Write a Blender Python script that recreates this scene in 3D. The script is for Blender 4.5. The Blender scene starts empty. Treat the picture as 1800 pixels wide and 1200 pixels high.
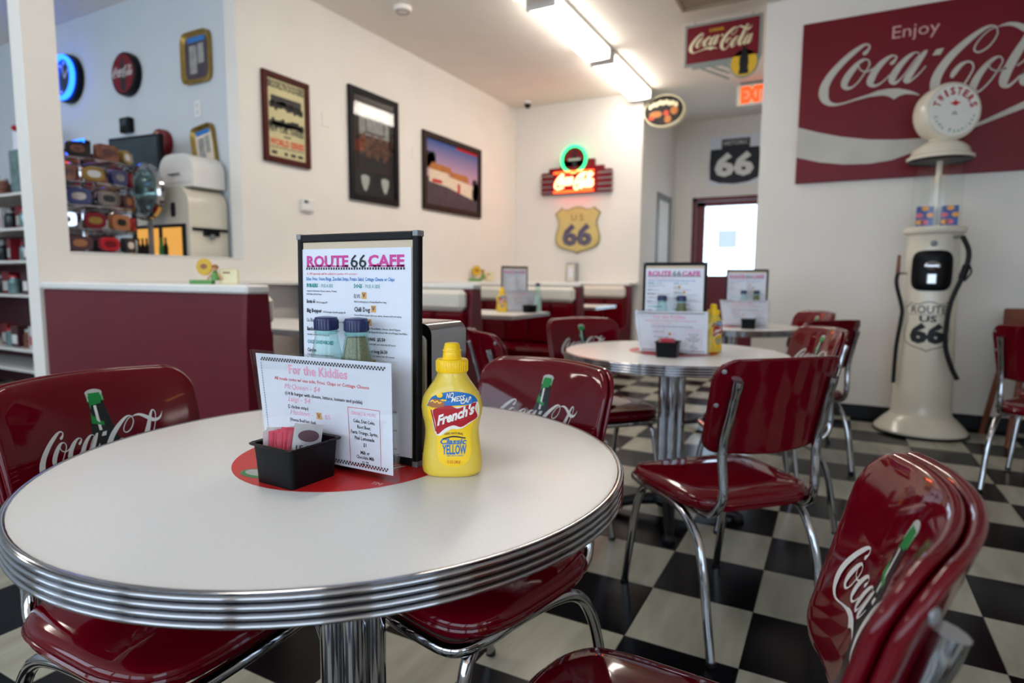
import bpy, math, random
from mathutils import Vector, Matrix
random.seed(7)
PI = math.pi
scene = bpy.context.scene
COL = scene.collection

# ------------------------------------------------------------------ camera, world, exposure
scene.cycles.adaptive_threshold = .025
scene.cycles.max_bounces = 8
scene.cycles.glossy_bounces = 3
scene.cycles.transmission_bounces = 4
scene.cycles.caustics_reflective = False
scene.cycles.caustics_refractive = False
cam_d = bpy.data.cameras.new('camera')
cam = bpy.data.objects.new('camera', cam_d)
COL.objects.link(cam)
scene.camera = cam
yaw, pit, rol = math.radians(28.07), math.radians(5.88), math.radians(.40)
fw = Vector((-math.sin(yaw) * math.cos(pit), math.cos(yaw) * math.cos(pit), -math.sin(pit)))
rt = Vector((math.cos(yaw), math.sin(yaw), 0))
up = rt.cross(fw)
rt, up = math.cos(rol) * rt + math.sin(rol) * up, -math.sin(rol) * rt + math.cos(rol) * up
m3 = Matrix((rt, up, -fw)).transposed()
cam.matrix_world = Matrix.Translation((0, 0, 1.0547)) @ m3.to_4x4()
cam_d.sensor_width = 36.0
cam_d.lens = 1066.3 / 1800 * 36
cam_d.clip_start = .02
cam_d.dof.use_dof = True
cam_d.dof.focus_distance = .97
cam_d.dof.aperture_fstop = 3.2

world = bpy.data.worlds.new('world')
scene.world = world
world.use_nodes = True
bg = world.node_tree.nodes['Background']
bg.inputs[0].default_value = (.66, .83, 1.0, 1)
bg.inputs[1].default_value = 3.3
scene.view_settings.view_transform = 'Standard'
scene.view_settings.look = 'None'
scene.view_settings.gamma = 1
scene.view_settings.use_curve_mapping = False
scene.view_settings.exposure = 0.45
LIGHT = 12.5        # radiance of the fluorescent diffusers

# ------------------------------------------------------------------ materials
def lin(c):
    return tuple(((v / 255) / 12.92 if v / 255 <= .04045 else ((v / 255 + .055) / 1.055) ** 2.4) for v in c)
M = {}
def mat(name, rgb, rough=.5, metal=0, coat=0, noise=0, scale=20, bump=0, bscale=60, emit=0, spec=.5, trans=0, ecol=None):
    m = bpy.data.materials.new(name)
    m.use_nodes = True
    nt = m.node_tree
    b = nt.nodes['Principled BSDF']
    c = lin(rgb)
    b.inputs['Base Color'].default_value = (*c, 1)
    b.inputs['Roughness'].default_value = rough
    b.inputs['Metallic'].default_value = metal
    b.inputs['Specular IOR Level'].default_value = spec
    b.inputs['Coat Weight'].default_value = coat
    b.inputs['Coat Roughness'].default_value = .05
    b.inputs['Transmission Weight'].default_value = trans
    if emit:
        b.inputs['Emission Color'].default_value = (*lin(ecol or rgb), 1)
        b.inputs['Emission Strength'].default_value = emit
    if noise or bump:
        tc = nt.nodes.new('ShaderNodeTexCoord')
    if noise:
        n = nt.nodes.new('ShaderNodeTexNoise')
        n.inputs['Scale'].default_value = scale
        n.inputs['Detail'].default_value = 5
        nt.links.new(tc.outputs['Object'], n.inputs['Vector'])
        r = nt.nodes.new('ShaderNodeValToRGB')
        r.color_ramp.elements[0].position = .3
        r.color_ramp.elements[1].position = .7
        r.color_ramp.elements[0].color = (*[v * (1 - noise) for v in c], 1)
        r.color_ramp.elements[1].color = (*[min(1, v * (1 + noise)) for v in c], 1)
        nt.links.new(n.outputs['Fac'], r.inputs['Fac'])
        nt.links.new(r.outputs['Color'], b.inputs['Base Color'])
    if bump:
        n2 = nt.nodes.new('ShaderNodeTexNoise')
        n2.inputs['Scale'].default_value = bscale
        n2.inputs['Detail'].default_value = 3
        nt.links.new(tc.outputs['Object'], n2.inputs['Vector'])
        bp = nt.nodes.new('ShaderNodeBump')
        bp.inputs['Strength'].default_value = bump
        bp.inputs['Distance'].default_value = .002
        nt.links.new(n2.outputs['Fac'], bp.inputs['Height'])
        nt.links.new(bp.outputs['Normal'], b.inputs['Normal'])
    M[name] = m
    return m
mat('wall_paint', (232, 227, 220), .75, noise=.02, scale=3, bump=.25, bscale=45)
mat('ceiling_paint', (232, 226, 218), .85, noise=.02, scale=4, bump=.3, bscale=70)
mat('shop_paint', (200, 206, 212), .8, noise=.02, scale=3)
mat('white_laminate', (232, 229, 226), .32, noise=.025, scale=260)
mat('white_trim', (226, 224, 220), .45, noise=.02, scale=8)
mat('black_rubber', (12, 12, 16), .5, spec=.3, noise=.2, scale=30)
mat('black_plastic', (4, 5, 9), .38, spec=.18, noise=.1, scale=90, bump=.15, bscale=300)
mat('black_print', (22, 24, 34), .6, noise=.05)
mat('chrome', (176, 176, 181), .09, metal=1, noise=.03, scale=6)
mat('brushed_chrome', (176, 175, 175), .2, metal=1, noise=.04, scale=12)
mat('grey_metal', (128, 130, 132), .45, metal=.3, noise=.06, scale=15)
mat('red_vinyl', (96, 3, 18), .06, spec=.36, noise=.06, scale=5, bump=.04, bscale=14)
mat('red_laminate', (98, 7, 27), .4, noise=.06, scale=4, spec=.35)
mat('cream_vinyl', (222, 216, 204), .4, noise=.03, scale=6)
mat('print_white', (222, 220, 216), .35, noise=.04, scale=30)
mat('print_green', (10, 128, 58), .3, noise=.15, scale=60)
mat('print_bottle', (16, 22, 26), .25, noise=.2, scale=40)
mat('print_silver', (176, 180, 176), .35, noise=.12, scale=40)
mat('sign_red', (110, 9, 25), .42, spec=.3, noise=.06, scale=3)
mat('sign_silver', (190, 187, 176), .4, noise=.1, scale=4)
mat('sign_cream', (228, 218, 178), .5, noise=.05)
mat('sign_yellow', (216, 172, 22), .45, noise=.05)
mat('sign_grey', (136, 142, 136), .5, noise=.06)
mat('disc_red', (206, 30, 30), .35, noise=.05, scale=10)
mat('paper', (226, 229, 240), .55, noise=.015, scale=20)
mat('paper_cream', (212, 192, 166), .6, noise=.03, scale=20)
mat('ink_pink', (208, 62, 150), .6, noise=.06, scale=80)
mat('ink_softpink', (242, 172, 198), .6, noise=.04, scale=80)
mat('ink_red', (226, 74, 84), .6, noise=.05)
mat('ink_blue', (44, 128, 200), .6, noise=.05)
mat('ink_teal', (18, 150, 146), .6, noise=.05)
mat('ink_tan', (224, 170, 96), .6, noise=.05)
mat('mustard', (232, 200, 70), .3, noise=.03, scale=14, coat=.3)
mat('cap_yellow', (252, 204, 4), .35, noise=.03, scale=20)
mat('label_yellow', (254, 208, 20), .35, noise=.02, scale=20)
mat('label_blue', (16, 110, 186), .35, noise=.06, scale=30)
mat('label_red', (176, 16, 34), .35, noise=.05, scale=30)
mat('label_white', (240, 238, 232), .35, noise=.02)
mat('label_brown', (170, 100, 46), .4, noise=.1, scale=60)
mat('lid_blue', (20, 30, 84), .3, noise=.06, scale=50)
mat('pepper', (132, 122, 92), .9, noise=.35, scale=420)
mat('salt', (216, 222, 218), .9, noise=.06, scale=400)
mat('packet_pink', (236, 110, 132), .5, noise=.08, scale=60)
mat('packet_white', (226, 222, 222), .5, noise=.05, scale=60)
mat('packet_grey', (190, 190, 192), .4, noise=.05, scale=60)
mat('ink_plum', (92, 62, 72), .6, noise=.1, scale=80)
mat('pump_cream', (222, 214, 196), .22, coat=.3, noise=.03, scale=6)
mat('frame_mahogany', (74, 24, 20), .5, spec=.15, noise=.2, scale=14)
mat('frame_black', (20, 19, 22), .5, spec=.15, noise=.15, scale=14)
mat('frame_dark', (44, 28, 26), .5, spec=.15, noise=.2, scale=16)
mat('frame_gold', (150, 122, 60), .35, metal=.6, noise=.15, scale=20)
mat('poster_paper', (206, 196, 150), .7, noise=.06, scale=10)
mat('poster_ink', (58, 56, 54), .7, noise=.25, scale=60)
mat('poster_red', (206, 66, 40), .7, noise=.1, scale=60)
mat('photo_grey', (150, 148, 146), .5, spec=.15, noise=.3, scale=16)
mat('photo_dark', (36, 32, 32), .5, spec=.15, noise=.5, scale=18)
mat('photo_crowd', (110, 72, 60), .5, spec=.15, noise=.6, scale=26)
mat('photo_road', (76, 66, 74), .5, spec=.15, noise=.15, scale=8)
mat('photo_house', (222, 206, 184), .5, spec=.15, noise=.08, scale=20)
mat('photo_roof', (176, 112, 62), .5, spec=.15, noise=.1, scale=20)
mat('photo_tree', (44, 48, 52), .5, spec=.15, noise=.4, scale=30)
mat('photo_red', (190, 28, 36), .5, spec=.15, noise=.1)
mat('shield_tan', (206, 184, 116), .5, noise=.06, scale=10)
mat('shield_edge', (150, 140, 100), .5, noise=.06, scale=10)
mat('shield_ink', (84, 76, 100), .5, noise=.2, scale=90)
mat('candy_blue', (30, 70, 150), .4, noise=.25, scale=40)
mat('candy_pink', (226, 96, 120), .4, noise=.2, scale=40)
mat('candy_orange', (240, 160, 60), .4, noise=.2, scale=40)
mat('enjoy_pink', (206, 158, 154), .5, noise=.03)
mat('patch_tan', (160, 146, 130), .8, noise=.05, scale=8)
mat('wood', (120, 62, 40), .45, noise=.25, scale=12)
mat('copper', (120, 76, 52), .45, metal=.2, noise=.15, scale=20)
mat('shelf_dark', (66, 28, 34), .5, noise=.2, scale=12)
mat('teal_glass', (120, 150, 150), .12, metal=.55, noise=.35, scale=18)
mat('screen', (40, 52, 60), .12, noise=.25, scale=8)
mat('leather_black', (14, 14, 17), .5, spec=.22, noise=.15, scale=120, bump=.2, bscale=500)
mat('figure_green', (92, 150, 74), .5, noise=.15, scale=60)
mat('figure_skin', (214, 160, 120), .5, noise=.1, scale=60)
mat('figure_brown', (150, 92, 50), .5, noise=.15, scale=60)
def emat(name, rgb, strength):
    m = bpy.data.materials.new(name)
    m.use_nodes = True
    nt = m.node_tree
    nt.nodes.remove(nt.nodes['Principled BSDF'])
    e = nt.nodes.new('ShaderNodeEmission')
    e.inputs[0].default_value = (*lin(rgb), 1)
    e.inputs[1].default_value = strength
    nt.links.new(e.outputs[0], nt.nodes['Material Output'].inputs[0])
    M[name] = m
emat('fluorescent', (255, 246, 234), LIGHT)
emat('neon_warm', (255, 190, 110), 6)
emat('neon_red', (255, 60, 22), 9)
emat('neon_cream', (255, 122, 84), 9)
emat('neon_green', (60, 255, 140), 2.2)
emat('neon_blue', (30, 90, 255), 5)
emat('exit_glow', (255, 84, 40), 1.3)
emat('cooler_glow', (255, 186, 92), .6)
def gmat(name, tint, gloss=.12, rough=.03):
    m = bpy.data.materials.new(name)
    m.use_nodes = True
    nt = m.node_tree
    nt.nodes.remove(nt.nodes['Principled BSDF'])
    t = nt.nodes.new('ShaderNodeBsdfTransparent')
    t.inputs[0].default_value = (*tint, 1)
    g = nt.nodes.new('ShaderNodeBsdfGlossy')
    g.inputs['Roughness'].default_value = rough
    lw = nt.nodes.new('ShaderNodeLayerWeight')
    lw.inputs[0].default_value = .5
    pw = nt.nodes.new('ShaderNodeMath'); pw.operation = 'POWER'; pw.inputs[1].default_value = 3.5
    ma = nt.nodes.new('ShaderNodeMath'); ma.operation = 'MULTIPLY_ADD'; ma.inputs[1].default_value = gloss * 2.2; ma.inputs[2].default_value = .035
    nt.links.new(lw.outputs['Facing'], pw.inputs[0]); nt.links.new(pw.outputs[0], ma.inputs[0])
    mx = nt.nodes.new('ShaderNodeMixShader')
    nt.links.new(ma.outputs[0], mx.inputs[0])
    nt.links.new(t.outputs[0], mx.inputs[1])
    nt.links.new(g.outputs[0], mx.inputs[2])
    nt.links.new(mx.outputs[0], nt.nodes['Material Output'].inputs[0])
    M[name] = m
gmat('clear_glass', (.97, .985, .98), .06)
gmat('green_glass', (.80, .93, .91), .3)
gmat('acrylic', (.985, .985, .985), .06)
gmat('pane', (.95, .97, .98), .2)
tp = mat('thin_paper', (226, 226, 236), .6)
_n = tp.node_tree; _t = _n.nodes.new('ShaderNodeBsdfTranslucent'); _t.inputs[0].default_value = (.6, .6, .64, 1)
_mx = _n.nodes.new('ShaderNodeMixShader'); _mx.inputs[0].default_value = .85
_n.links.new(_n.nodes['Principled BSDF'].outputs[0], _mx.inputs[1]); _n.links.new(_t.outputs[0], _mx.inputs[2]); _n.links.new(_mx.outputs[0], _n.nodes['Material Output'].inputs[0])
# checker tiles: marble-like streaks that run on world position
def tilemat(name, c0, c1, rough, spec=.35):
    m = bpy.data.materials.new(name)
    m.use_nodes = True
    nt = m.node_tree
    b = nt.nodes['Principled BSDF']
    b.inputs['Roughness'].default_value = rough
    b.inputs['Specular IOR Level'].default_value = spec
    g = nt.nodes.new('ShaderNodeNewGeometry')
    mp = nt.nodes.new('ShaderNodeMapping')
    mp.inputs['Rotation'].default_value = (0, 0, .9)
    mp.inputs['Scale'].default_value = (9, 2, 1)
    n = nt.nodes.new('ShaderNodeTexNoise')
    n.inputs['Scale'].default_value = 1.3
    n.inputs['Detail'].default_value = 7
    r = nt.nodes.new('ShaderNodeValToRGB')
    r.color_ramp.elements[0].position = .3
    r.color_ramp.elements[1].position = .62
    r.color_ramp.elements[0].color = (*lin(c0), 1)
    r.color_ramp.elements[1].color = (*lin(c1), 1)
    nt.links.new(g.outputs['Position'], mp.inputs[0])
    nt.links.new(mp.outputs[0], n.inputs['Vector'])
    nt.links.new(n.outputs['Fac'], r.inputs[0])
    nt.links.new(r.outputs[0], b.inputs['Base Color'])
    M[name] = m
tilemat('tile_white', (142, 140, 126), (168, 165, 150), .24)
tilemat('tile_black', (6, 7, 11), (12, 13, 18), .2, .13)
# dusk sky print of the landscape photograph: a vertical gradient of printed ink
m = mat('photo_sky', (70, 110, 170), .5, spec=.15)
nt = m.node_tree
tc = nt.nodes.new('ShaderNodeTexCoord'); sp = nt.nodes.new('ShaderNodeSeparateXYZ'); cr = nt.nodes.new('ShaderNodeValToRGB')
cr.color_ramp.elements[0].color = (*lin((206, 160, 176)), 1)
cr.color_ramp.elements[1].color = (*lin((34, 84, 150)), 1)
nt.links.new(tc.outputs['Generated'], sp.inputs[0]); nt.links.new(sp.outputs['Z'], cr.inputs[0])
nt.links.new(cr.outputs[0], nt.nodes['Principled BSDF'].inputs['Base Color'])

# ------------------------------------------------------------------ mesh helpers
class MB:
    def __init__(s):
        s.v, s.f, s.mi, s.cur = [], [], [], 0
    def add(s, vs, fs):
        o = len(s.v)
        s.v += [tuple(q) for q in vs]
        s.f += [tuple(i + o for i in f) for f in fs]
        s.mi += [s.cur] * len(fs)
        return s
    def box(s, x0, x1, y0, y1, z0, z1, b=0):
        if b <= 0:
            vs = [(x, y, z) for x in (x0, x1) for y in (y0, y1) for z in (z0, z1)]
            return s.add(vs, [(0, 1, 3, 2), (4, 6, 7, 5), (0, 4, 5, 1), (2, 3, 7, 6), (0, 2, 6, 4), (1, 5, 7, 3)])
        vs, idx = [], {}
        X, Y, Z = (x0, x1), (y0, y1), (z0, z1)
        for i in (0, 1):
            for j in (0, 1):
                for k in (0, 1):
                    sx, sy, sz = (b, -b)[i], (b, -b)[j], (b, -b)[k]
                    for ax, q in enumerate(((X[i], Y[j] + sy, Z[k] + sz), (X[i] + sx, Y[j], Z[k] + sz), (X[i] + sx, Y[j] + sy, Z[k]))):
                        idx[i, j, k, ax] = len(vs); vs.append(q)
        fs = []
        for i in (0, 1):
            fs.append([idx[i, 0, 0, 0], idx[i, 1, 0, 0], idx[i, 1, 1, 0], idx[i, 0, 1, 0]])
            fs.append([idx[0, i, 0, 1], idx[1, i, 0, 1], idx[1, i, 1, 1], idx[0, i, 1, 1]])
            fs.append([idx[0, 0, i, 2], idx[1, 0, i, 2], idx[1, 1, i, 2], idx[0, 1, i, 2]])
        for i in (0, 1):
            for j in (0, 1):
                fs.append([idx[i, j, 0, 0], idx[i, j, 1, 0], idx[i, j, 1, 1], idx[i, j, 0, 1]])
                fs.append([idx[i, 0, j, 0], idx[i, 1, j, 0], idx[i, 1, j, 2], idx[i, 0, j, 2]])
                fs.append([idx[0, i, j, 1], idx[1, i, j, 1], idx[1, i, j, 2], idx[0, i, j, 2]])
                for k in (0, 1):
                    fs.append([idx[i, j, k, 0], idx[i, j, k, 1], idx[i, j, k, 2]])
        return s.add(vs, fs)
    def tube(s, path, r, n=10, closed=False, caps=True):
        P = [Vector(p) for p in path]
        N = len(P)
        R = r if isinstance(r, (list, tuple)) else [r] * N
        vs, fs = [], []
        prev = None
        for i, p in enumerate(P):
            a = P[(i - 1) % N] if (closed or i) else p
            c = P[(i + 1) % N] if (closed or i < N - 1) else p
            t = (c - a).normalized()
            if prev is None:
                h = Vector((0, 0, 1)) if abs(t.z) < .9 else Vector((1, 0, 0))
                u = t.cross(h).normalized()
            else:
                u = (prev - t * prev.dot(t)).normalized()
            prev = u
            w = t.cross(u)
            for k in range(n):
                a_ = 2 * PI * k / n
                vs.append(p + (u * math.cos(a_) + w * math.sin(a_)) * R[i])
        for i in range(N if closed else N - 1):
            j = (i + 1) % N
            for k in range(n):
                l = (k + 1) % n
                fs.append((i * n + k, i * n + l, j * n + l, j * n + k))
        if caps and not closed:
            fs.append(tuple(range(n))[::-1]); fs.append(tuple((N - 1) * n + k for k in range(n)))
        return s.add(vs, fs)
    def lathe(s, prof, n=40, c=(0, 0, 0), sx=1, sy=1):
        vs, fs = [], []
        for r, z in prof:
            for k in range(n):
                a = 2 * PI * k / n
                vs.append((c[0] + r * math.cos(a) * sx, c[1] + r * math.sin(a) * sy, c[2] + z))
        for i in range(len(prof) - 1):
            for k in range(n):
                l = (k + 1) % n
                fs.append((i * n + k, i * n + l, (i + 1) * n + l, (i + 1) * n + k))
        if prof[0][0] > 1e-6: fs.append(tuple(range(n))[::-1])
        if prof[-1][0] > 1e-6: fs.append(tuple((len(prof) - 1) * n + k for k in range(n)))
        return s.add(vs, fs)
    def prism(s, poly, y0, y1):                       # polygon in XZ, extruded along y
        n = len(poly)
        vs = [(x, y0, z) for x, z in poly] + [(x, y1, z) for x, z in poly]
        fs = [tuple(range(n)), tuple(range(n, 2 * n))[::-1]] + [(i, (i + 1) % n, n + (i + 1) % n, n + i)[::-1] for i in range(n)]
        return s.add(vs, fs)
    def rings(s, loops, cap=True):                    # stack of equal loops
        n = len(loops[0]); vs = [q for l in loops for q in l]; fs = []
        for i in range(len(loops) - 1):
            for k in range(n):
                l = (k + 1) % n
                fs.append((i * n + k, i * n + l, (i + 1) * n + l, (i + 1) * n + k))
        if cap:
            fs.append(tuple(range(n))[::-1]); fs.append(tuple((len(loops) - 1) * n + k for k in range(n)))
        return s.add(vs, fs)
    def tf(s, mtx, start=0):
        for i in range(start, len(s.v)):
            s.v[i] = tuple(mtx @ Vector(s.v[i]))
        return s
    def build(s, name, m, parent=None, smooth=True, ang=35, mtx=None):
        if mtx is not None: s.tf(mtx)
        me = bpy.data.meshes.new(name)
        me.from_pydata(s.v, [], s.f)
        for k in (m if isinstance(m, (list, tuple)) else [m]): me.materials.append(M[k])
        if any(s.mi): me.polygons.foreach_set('material_index', s.mi)
        if smooth:
            me.polygons.foreach_set('use_smooth', [True] * len(me.polygons))
            me.set_sharp_from_angle(angle=math.radians(ang))
        me.update()
        o = bpy.data.objects.new(name, me)
        COL.objects.link(o)
        if parent is not None: o.parent = parent
        return o
def tag(o, label=None, cat=None, group=None, kind=None):
    if label: o['label'] = label
    if cat: o['category'] = cat
    if group: o['group'] = group
    if kind: o['kind'] = kind
    return o
def thing(name, label, cat, loc=(0, 0, 0), rz=0, group=None):
    o = bpy.data.objects.new(name, None)
    o.empty_display_size = .05
    COL.objects.link(o)
    o.location = loc; o.rotation_euler = (0, 0, rz)
    return tag(o, label, cat, group)
def kids(o): return [c for c in bpy.data.objects if c.parent == o]
def dup(o, loc=None, rz=None, label=None, group=None, parent=None):
    c = o.copy(); COL.objects.link(c)
    if parent is not None: c.parent = parent
    if loc is not None: c.location = loc
    if rz is not None: c.rotation_euler = (0, 0, rz)
    if label: c['label'] = label
    if group: c['group'] = group
    for k in o.children: dup(k, parent=c)
    return c
def cr(pts, sub=6, closed=False):
    out = []
    n = len(pts)
    P = [tuple(p) for p in pts]
    for i in range(n if closed else n - 1):
        p0 = P[(i - 1) % n] if closed or i else P[i]
        p1, p2 = P[i], P[(i + 1) % n]
        p3 = P[(i + 2) % n] if closed or i + 2 < n else p2
        for k in range(sub):
            t = k / sub
            out.append(tuple(.5 * (2 * b + (c - a) * t + (2 * a - 5 * b + 4 * c - d) * t * t + (3 * b - a - 3 * c + d) * t ** 3) for a, b, c, d in zip(p0, p1, p2, p3)))
    if not closed: out.append(P[-1])
    return out
# flat 2-D shapes (x, z) -> (verts2, faces)
def ribbon(pts, sub=4):
    p = cr(pts, sub)
    vs, fs = [], []
    for i, (x, y, w) in enumerate(p):
        a, c = p[max(0, i - 1)], p[min(len(p) - 1, i + 1)]
        dx, dy = c[0] - a[0], c[1] - a[1]
        L = math.hypot(dx, dy) or 1
        nx, ny = -dy / L * w / 2, dx / L * w / 2
        vs += [(x + nx, y + ny), (x - nx, y - ny)]
        if i: fs.append((2 * i - 2, 2 * i - 1, 2 * i + 1, 2 * i))
    return vs, fs
def fan(poly, rings=4, c=None):
    n = len(poly)
    c = c or (sum(p[0] for p in poly) / n, sum(p[1] for p in poly) / n)
    vs = [c]; fs = []
    for r in range(1, rings + 1):
        k = r / rings
        vs += [(c[0] + (p[0] - c[0]) * k, c[1] + (p[1] - c[1]) * k) for p in poly]
    for i in range(n):
        fs.append((0, 1 + i, 1 + (i + 1) % n))
        for r in range(rings - 1):
            a = 1 + r * n
            fs.append((a + i, a + n + i, a + n + (i + 1) % n, a + (i + 1) % n))
    return vs, fs
def ngon(poly): return list(poly), [tuple(range(len(poly)))]
def refine(sh, L):
    """split a triangulated flat shape until no edge is longer than L, so that it can follow a curved surface"""
    vs = [tuple(v) for v in sh[0]]; out = []; mid = {}
    st = []
    for f in sh[1]:
        for k in range(1, len(f) - 1): st.append((f[0], f[k], f[k + 1]))
    while st:
        t = st.pop()
        e = [(math.dist(vs[t[i]], vs[t[(i + 1) % 3]]), i) for i in range(3)]
        d, i = max(e)
        if d <= L: out.append(t); continue
        a, b, c = t[i], t[(i + 1) % 3], t[(i + 2) % 3]
        k = (min(a, b), max(a, b))
        if k not in mid:
            mid[k] = len(vs); vs.append(((vs[a][0] + vs[b][0]) / 2, (vs[a][1] + vs[b][1]) / 2))
        m_ = mid[k]
        st += [(a, m_, c), (m_, b, c)]
    return vs, out
def rect(x0, x1, z0, z1): return [(x0, z0), (x1, z0), (x1, z1), (x0, z1)], [(0, 1, 2, 3)]
def ell(cx, cz, rx, rz, n=32): return [(cx + rx * math.cos(2 * PI * k / n), cz + rz * math.sin(2 * PI * k / n)) for k in range(n)]
class P2:                                             # collects 2-D shapes, maps them onto a surface
    def __init__(s): s.v, s.f = [], []
    def add(s, sh, ox=0, oz=0, sc=1):
        o = len(s.v)
        s.v += [(ox + x * sc, oz + z * sc) for x, z in sh[0]]
        s.f += [tuple(i + o for i in f) for f in sh[1]]
        return s
    def build(s, name, m, parent=None, fn=None, y=0, mtx=None, fine=0):
        if fine: s.v, s.f = refine((s.v, s.f), fine)
        mb = MB()
        mb.add([fn(x, z) if fn else (x, y, z) for x, z in s.v], s.f)
        return mb.build(name, m, parent, smooth=False, mtx=mtx)
_tc = bpy.data.curves.new('text_source', 'FONT')
_to = bpy.data.objects.new('text_source', _tc)
COL.objects.link(_to)
_cache = {}
def text(s, h, x=0, z=0, w=None, align='L', bold=0, shear=0, space=1, res=2):
    """2-D glyph shapes, cap height h, left edge at x (or centred), baseline z; squeezed to width w"""
    key = (s, bold, shear, space, res)
    if key not in _cache:
        _tc.body = s; _tc.size = 1; _tc.offset = bold; _tc.shear = shear; _tc.space_character = space; _tc.resolution_u = res
        bpy.context.view_layer.update()
        me = _to.evaluated_get(bpy.context.evaluated_depsgraph_get()).to_mesh()
        vs = [(v.co.x, v.co.y) for v in me.vertices]
        fs = [tuple(p.vertices) for p in me.polygons]
        _to.evaluated_get(bpy.context.evaluated_depsgraph_get()).to_mesh_clear()
        _cache[key] = (vs, fs)
    vs, fs = _cache[key]
    x0 = min(v[0] for v in vs); x1 = max(v[0] for v in vs)
    kz = h / .69
    kx = kz if w is None else w / (x1 - x0)
    ww = (x1 - x0) * kx
    ox = x - (ww / 2 if align == 'C' else ww if align == 'R' else 0)
    return [(ox + (a - x0) * kx, z + b * kz) for a, b in vs], fs
LOGO_S = [[(179,281,14),(191,287,19),(203,301,12),(208,315,8),(200,327,8),(179,327,14),(144,305,25),(103,272,30),(65,234,34),(30,191,38),(5,142,44),(0,98,48),(11,63,36),(35,41,22),(69,33,12),(110,38,9),(162,50,10),(217,61,15)],[(206,247,6),(195,252,7),(176,249,16),(149,225,27),(121,189,33),(102,153,35),(99,128,28),(115,113,18),(139,117,9),(164,139,7),(188,175,7),(206,205,7),(213,229,7),(206,247,6)],[(171,239,4),(164,219,5),(174,199,6),(194,189,7),(216,191,8),(235,201,8)],[(308,210,13),(319,217,18),(329,229,12),(335,241,7),(324,251,7),(303,248,15),(269,221,28),(240,182,33),(223,141,36),(223,122,28),(239,109,15),(263,114,10),(287,132,7),(310,156,7)],[(436,244,6),(417,252,7),(390,237,20),(358,204,28),(333,165,33),(320,131,31),(322,115,19),(336,111,17),(354,123,9),(380,155,6),(408,200,6),(436,237,7)],[(469,254,5),(457,244,20),(441,216,24),(416,174,28),(391,130,31),(384,115,23),(395,108,13),(413,118,8),(439,142,7),(467,177,5)],[(747,320,5),(754,288,6),(738,250,7),(714,223,8),(684,210,8),(666,223,7),(670,248,7),(691,281,6),(719,308,6),(747,320,5)],[(751,317,6),(729,328,9),(699,320,17),(659,293,25),(615,255,32),(574,213,36),(541,166,39),(520,123,42),(512,86,43),(515,48,40),(529,15,27),(552,0,18),(576,4,12),(607,26,10),(636,64,9),(656,103,8),(668,138,7),(660,163,8),(640,171,10),(614,158,20),(590,126,25),(580,102,13)],[(751,317,2),(771,323,9),(800,324,16),(830,313,22),(861,292,28),(895,268,30),(921,259,24),(949,265,18),(969,281,11),(987,313,2)],[(841,121,7),(872,148,6),(900,201,6),(924,267,6),(932,314,7),(922,337,8),(905,328,14),(883,283,23),(859,226,32),(833,172,38),(805,104,40),(794,60,38),(796,37,27),(814,30,17),(835,46,11),(859,74,8),(880,102,6)],[(776,172,6),(768,176,7),(748,169,15),(719,140,24),(692,98,30),(675,54,33),(675,29,24),(690,17,14),(708,26,9),(737,59,8),(760,97,7),(778,135,6),(784,155,6),(776,172,6)],[(737,155,5),(733,133,5),(748,115,6),(771,109,7),(800,117,8)],[(971,164,5),(954,171,7),(930,156,18),(902,121,26),(880,83,31),(869,49,29),(871,34,18),(884,30,16),(900,43,8),(923,74,6),(947,119,6),(971,157,6)],[(1000,175,4),(989,165,19),(975,136,22),(954,95,26),(933,51,28),(927,36,22),(937,30,12),(953,40,8),(975,65,6),(1000,100,4)]]
LOGO_P = [[(211,66),(258,81),(306,85),(354,80),(401,64),(433,48),(453,31),(418,42),(387,48),(359,42),(335,27),(312,45),(286,54),(253,55),(215,54)],[(491,225),(507,253),(539,254),(526,224)]]
def script_logo(x, z, w, sub=4, fat=1.0, rise=0.0):
    """the white soda script, left edge x, bottom z, width w"""
    k = w / 1000
    p = P2()
    for st in LOGO_S: p.add(ribbon([(x + a * k, z + (b + rise * a) * k, c * k * fat) for a, b, c in st], sub))
    for po in LOGO_P: p.add(ngon([(x + a * k, z + (b + rise * a) * k) for a, b in po]))
    return p
def shield_poly(w, h, n=8):
    """US route shield outline, centred on x, bottom at 0 (half points mirrored)"""
    half = [(0, 1.0), (.10, .985), (.20, .945), (.31, .955), (.36, .985), (.42, .93), (.5, .86), (.455, .76), (.43, .66), (.45, .54), (.49, .42), (.5, .30), (.46, .19), (.36, .12), (.2, .07), (.09, .045), (0, 0)]
    pts = cr([(a * w, b * h) for a, b in half], 3)
    return pts + [(-a, b) for a, b in pts[::-1][1:-1]]

# ------------------------------------------------------------------ the shell of the room
XL, YR, ZC, YF, YH = -3.78, 5.38, 3.23, 7.15, 8.80
def struct(name, mb, m, parent=None, **k):
    o = mb.build(name, m, parent, smooth=False, **k)
    if parent is None: o['kind'] = 'structure'
    return o
floor = struct('floor', MB().box(-8.1, 3.5, -3.6, 8.95, -.12, -.005), 'black_rubber')
T, OX, OY = .3231, -.1813, 1.9939
def tile_mesh(name, m):
    g = .0012
    o = MB().box(g, T - g, g, T - g, -.005, 0, .0009).build(name, m, smooth=False)
    me = o.data; bpy.data.objects.remove(o); return me
tmesh = [tile_mesh('floor_tile_white', 'tile_white'), tile_mesh('floor_tile_black', 'tile_black')]
camp = Vector((0, 0, 1.0547))
def pix(p):
    d = Vector(p) - camp
    zz = d.dot(fw)
    if zz < .1: return None
    return 900 + 1066.3 * d.dot(rt) / zz, 600 - 1066.3 * d.dot(up) / zz, zz
cells = []
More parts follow.
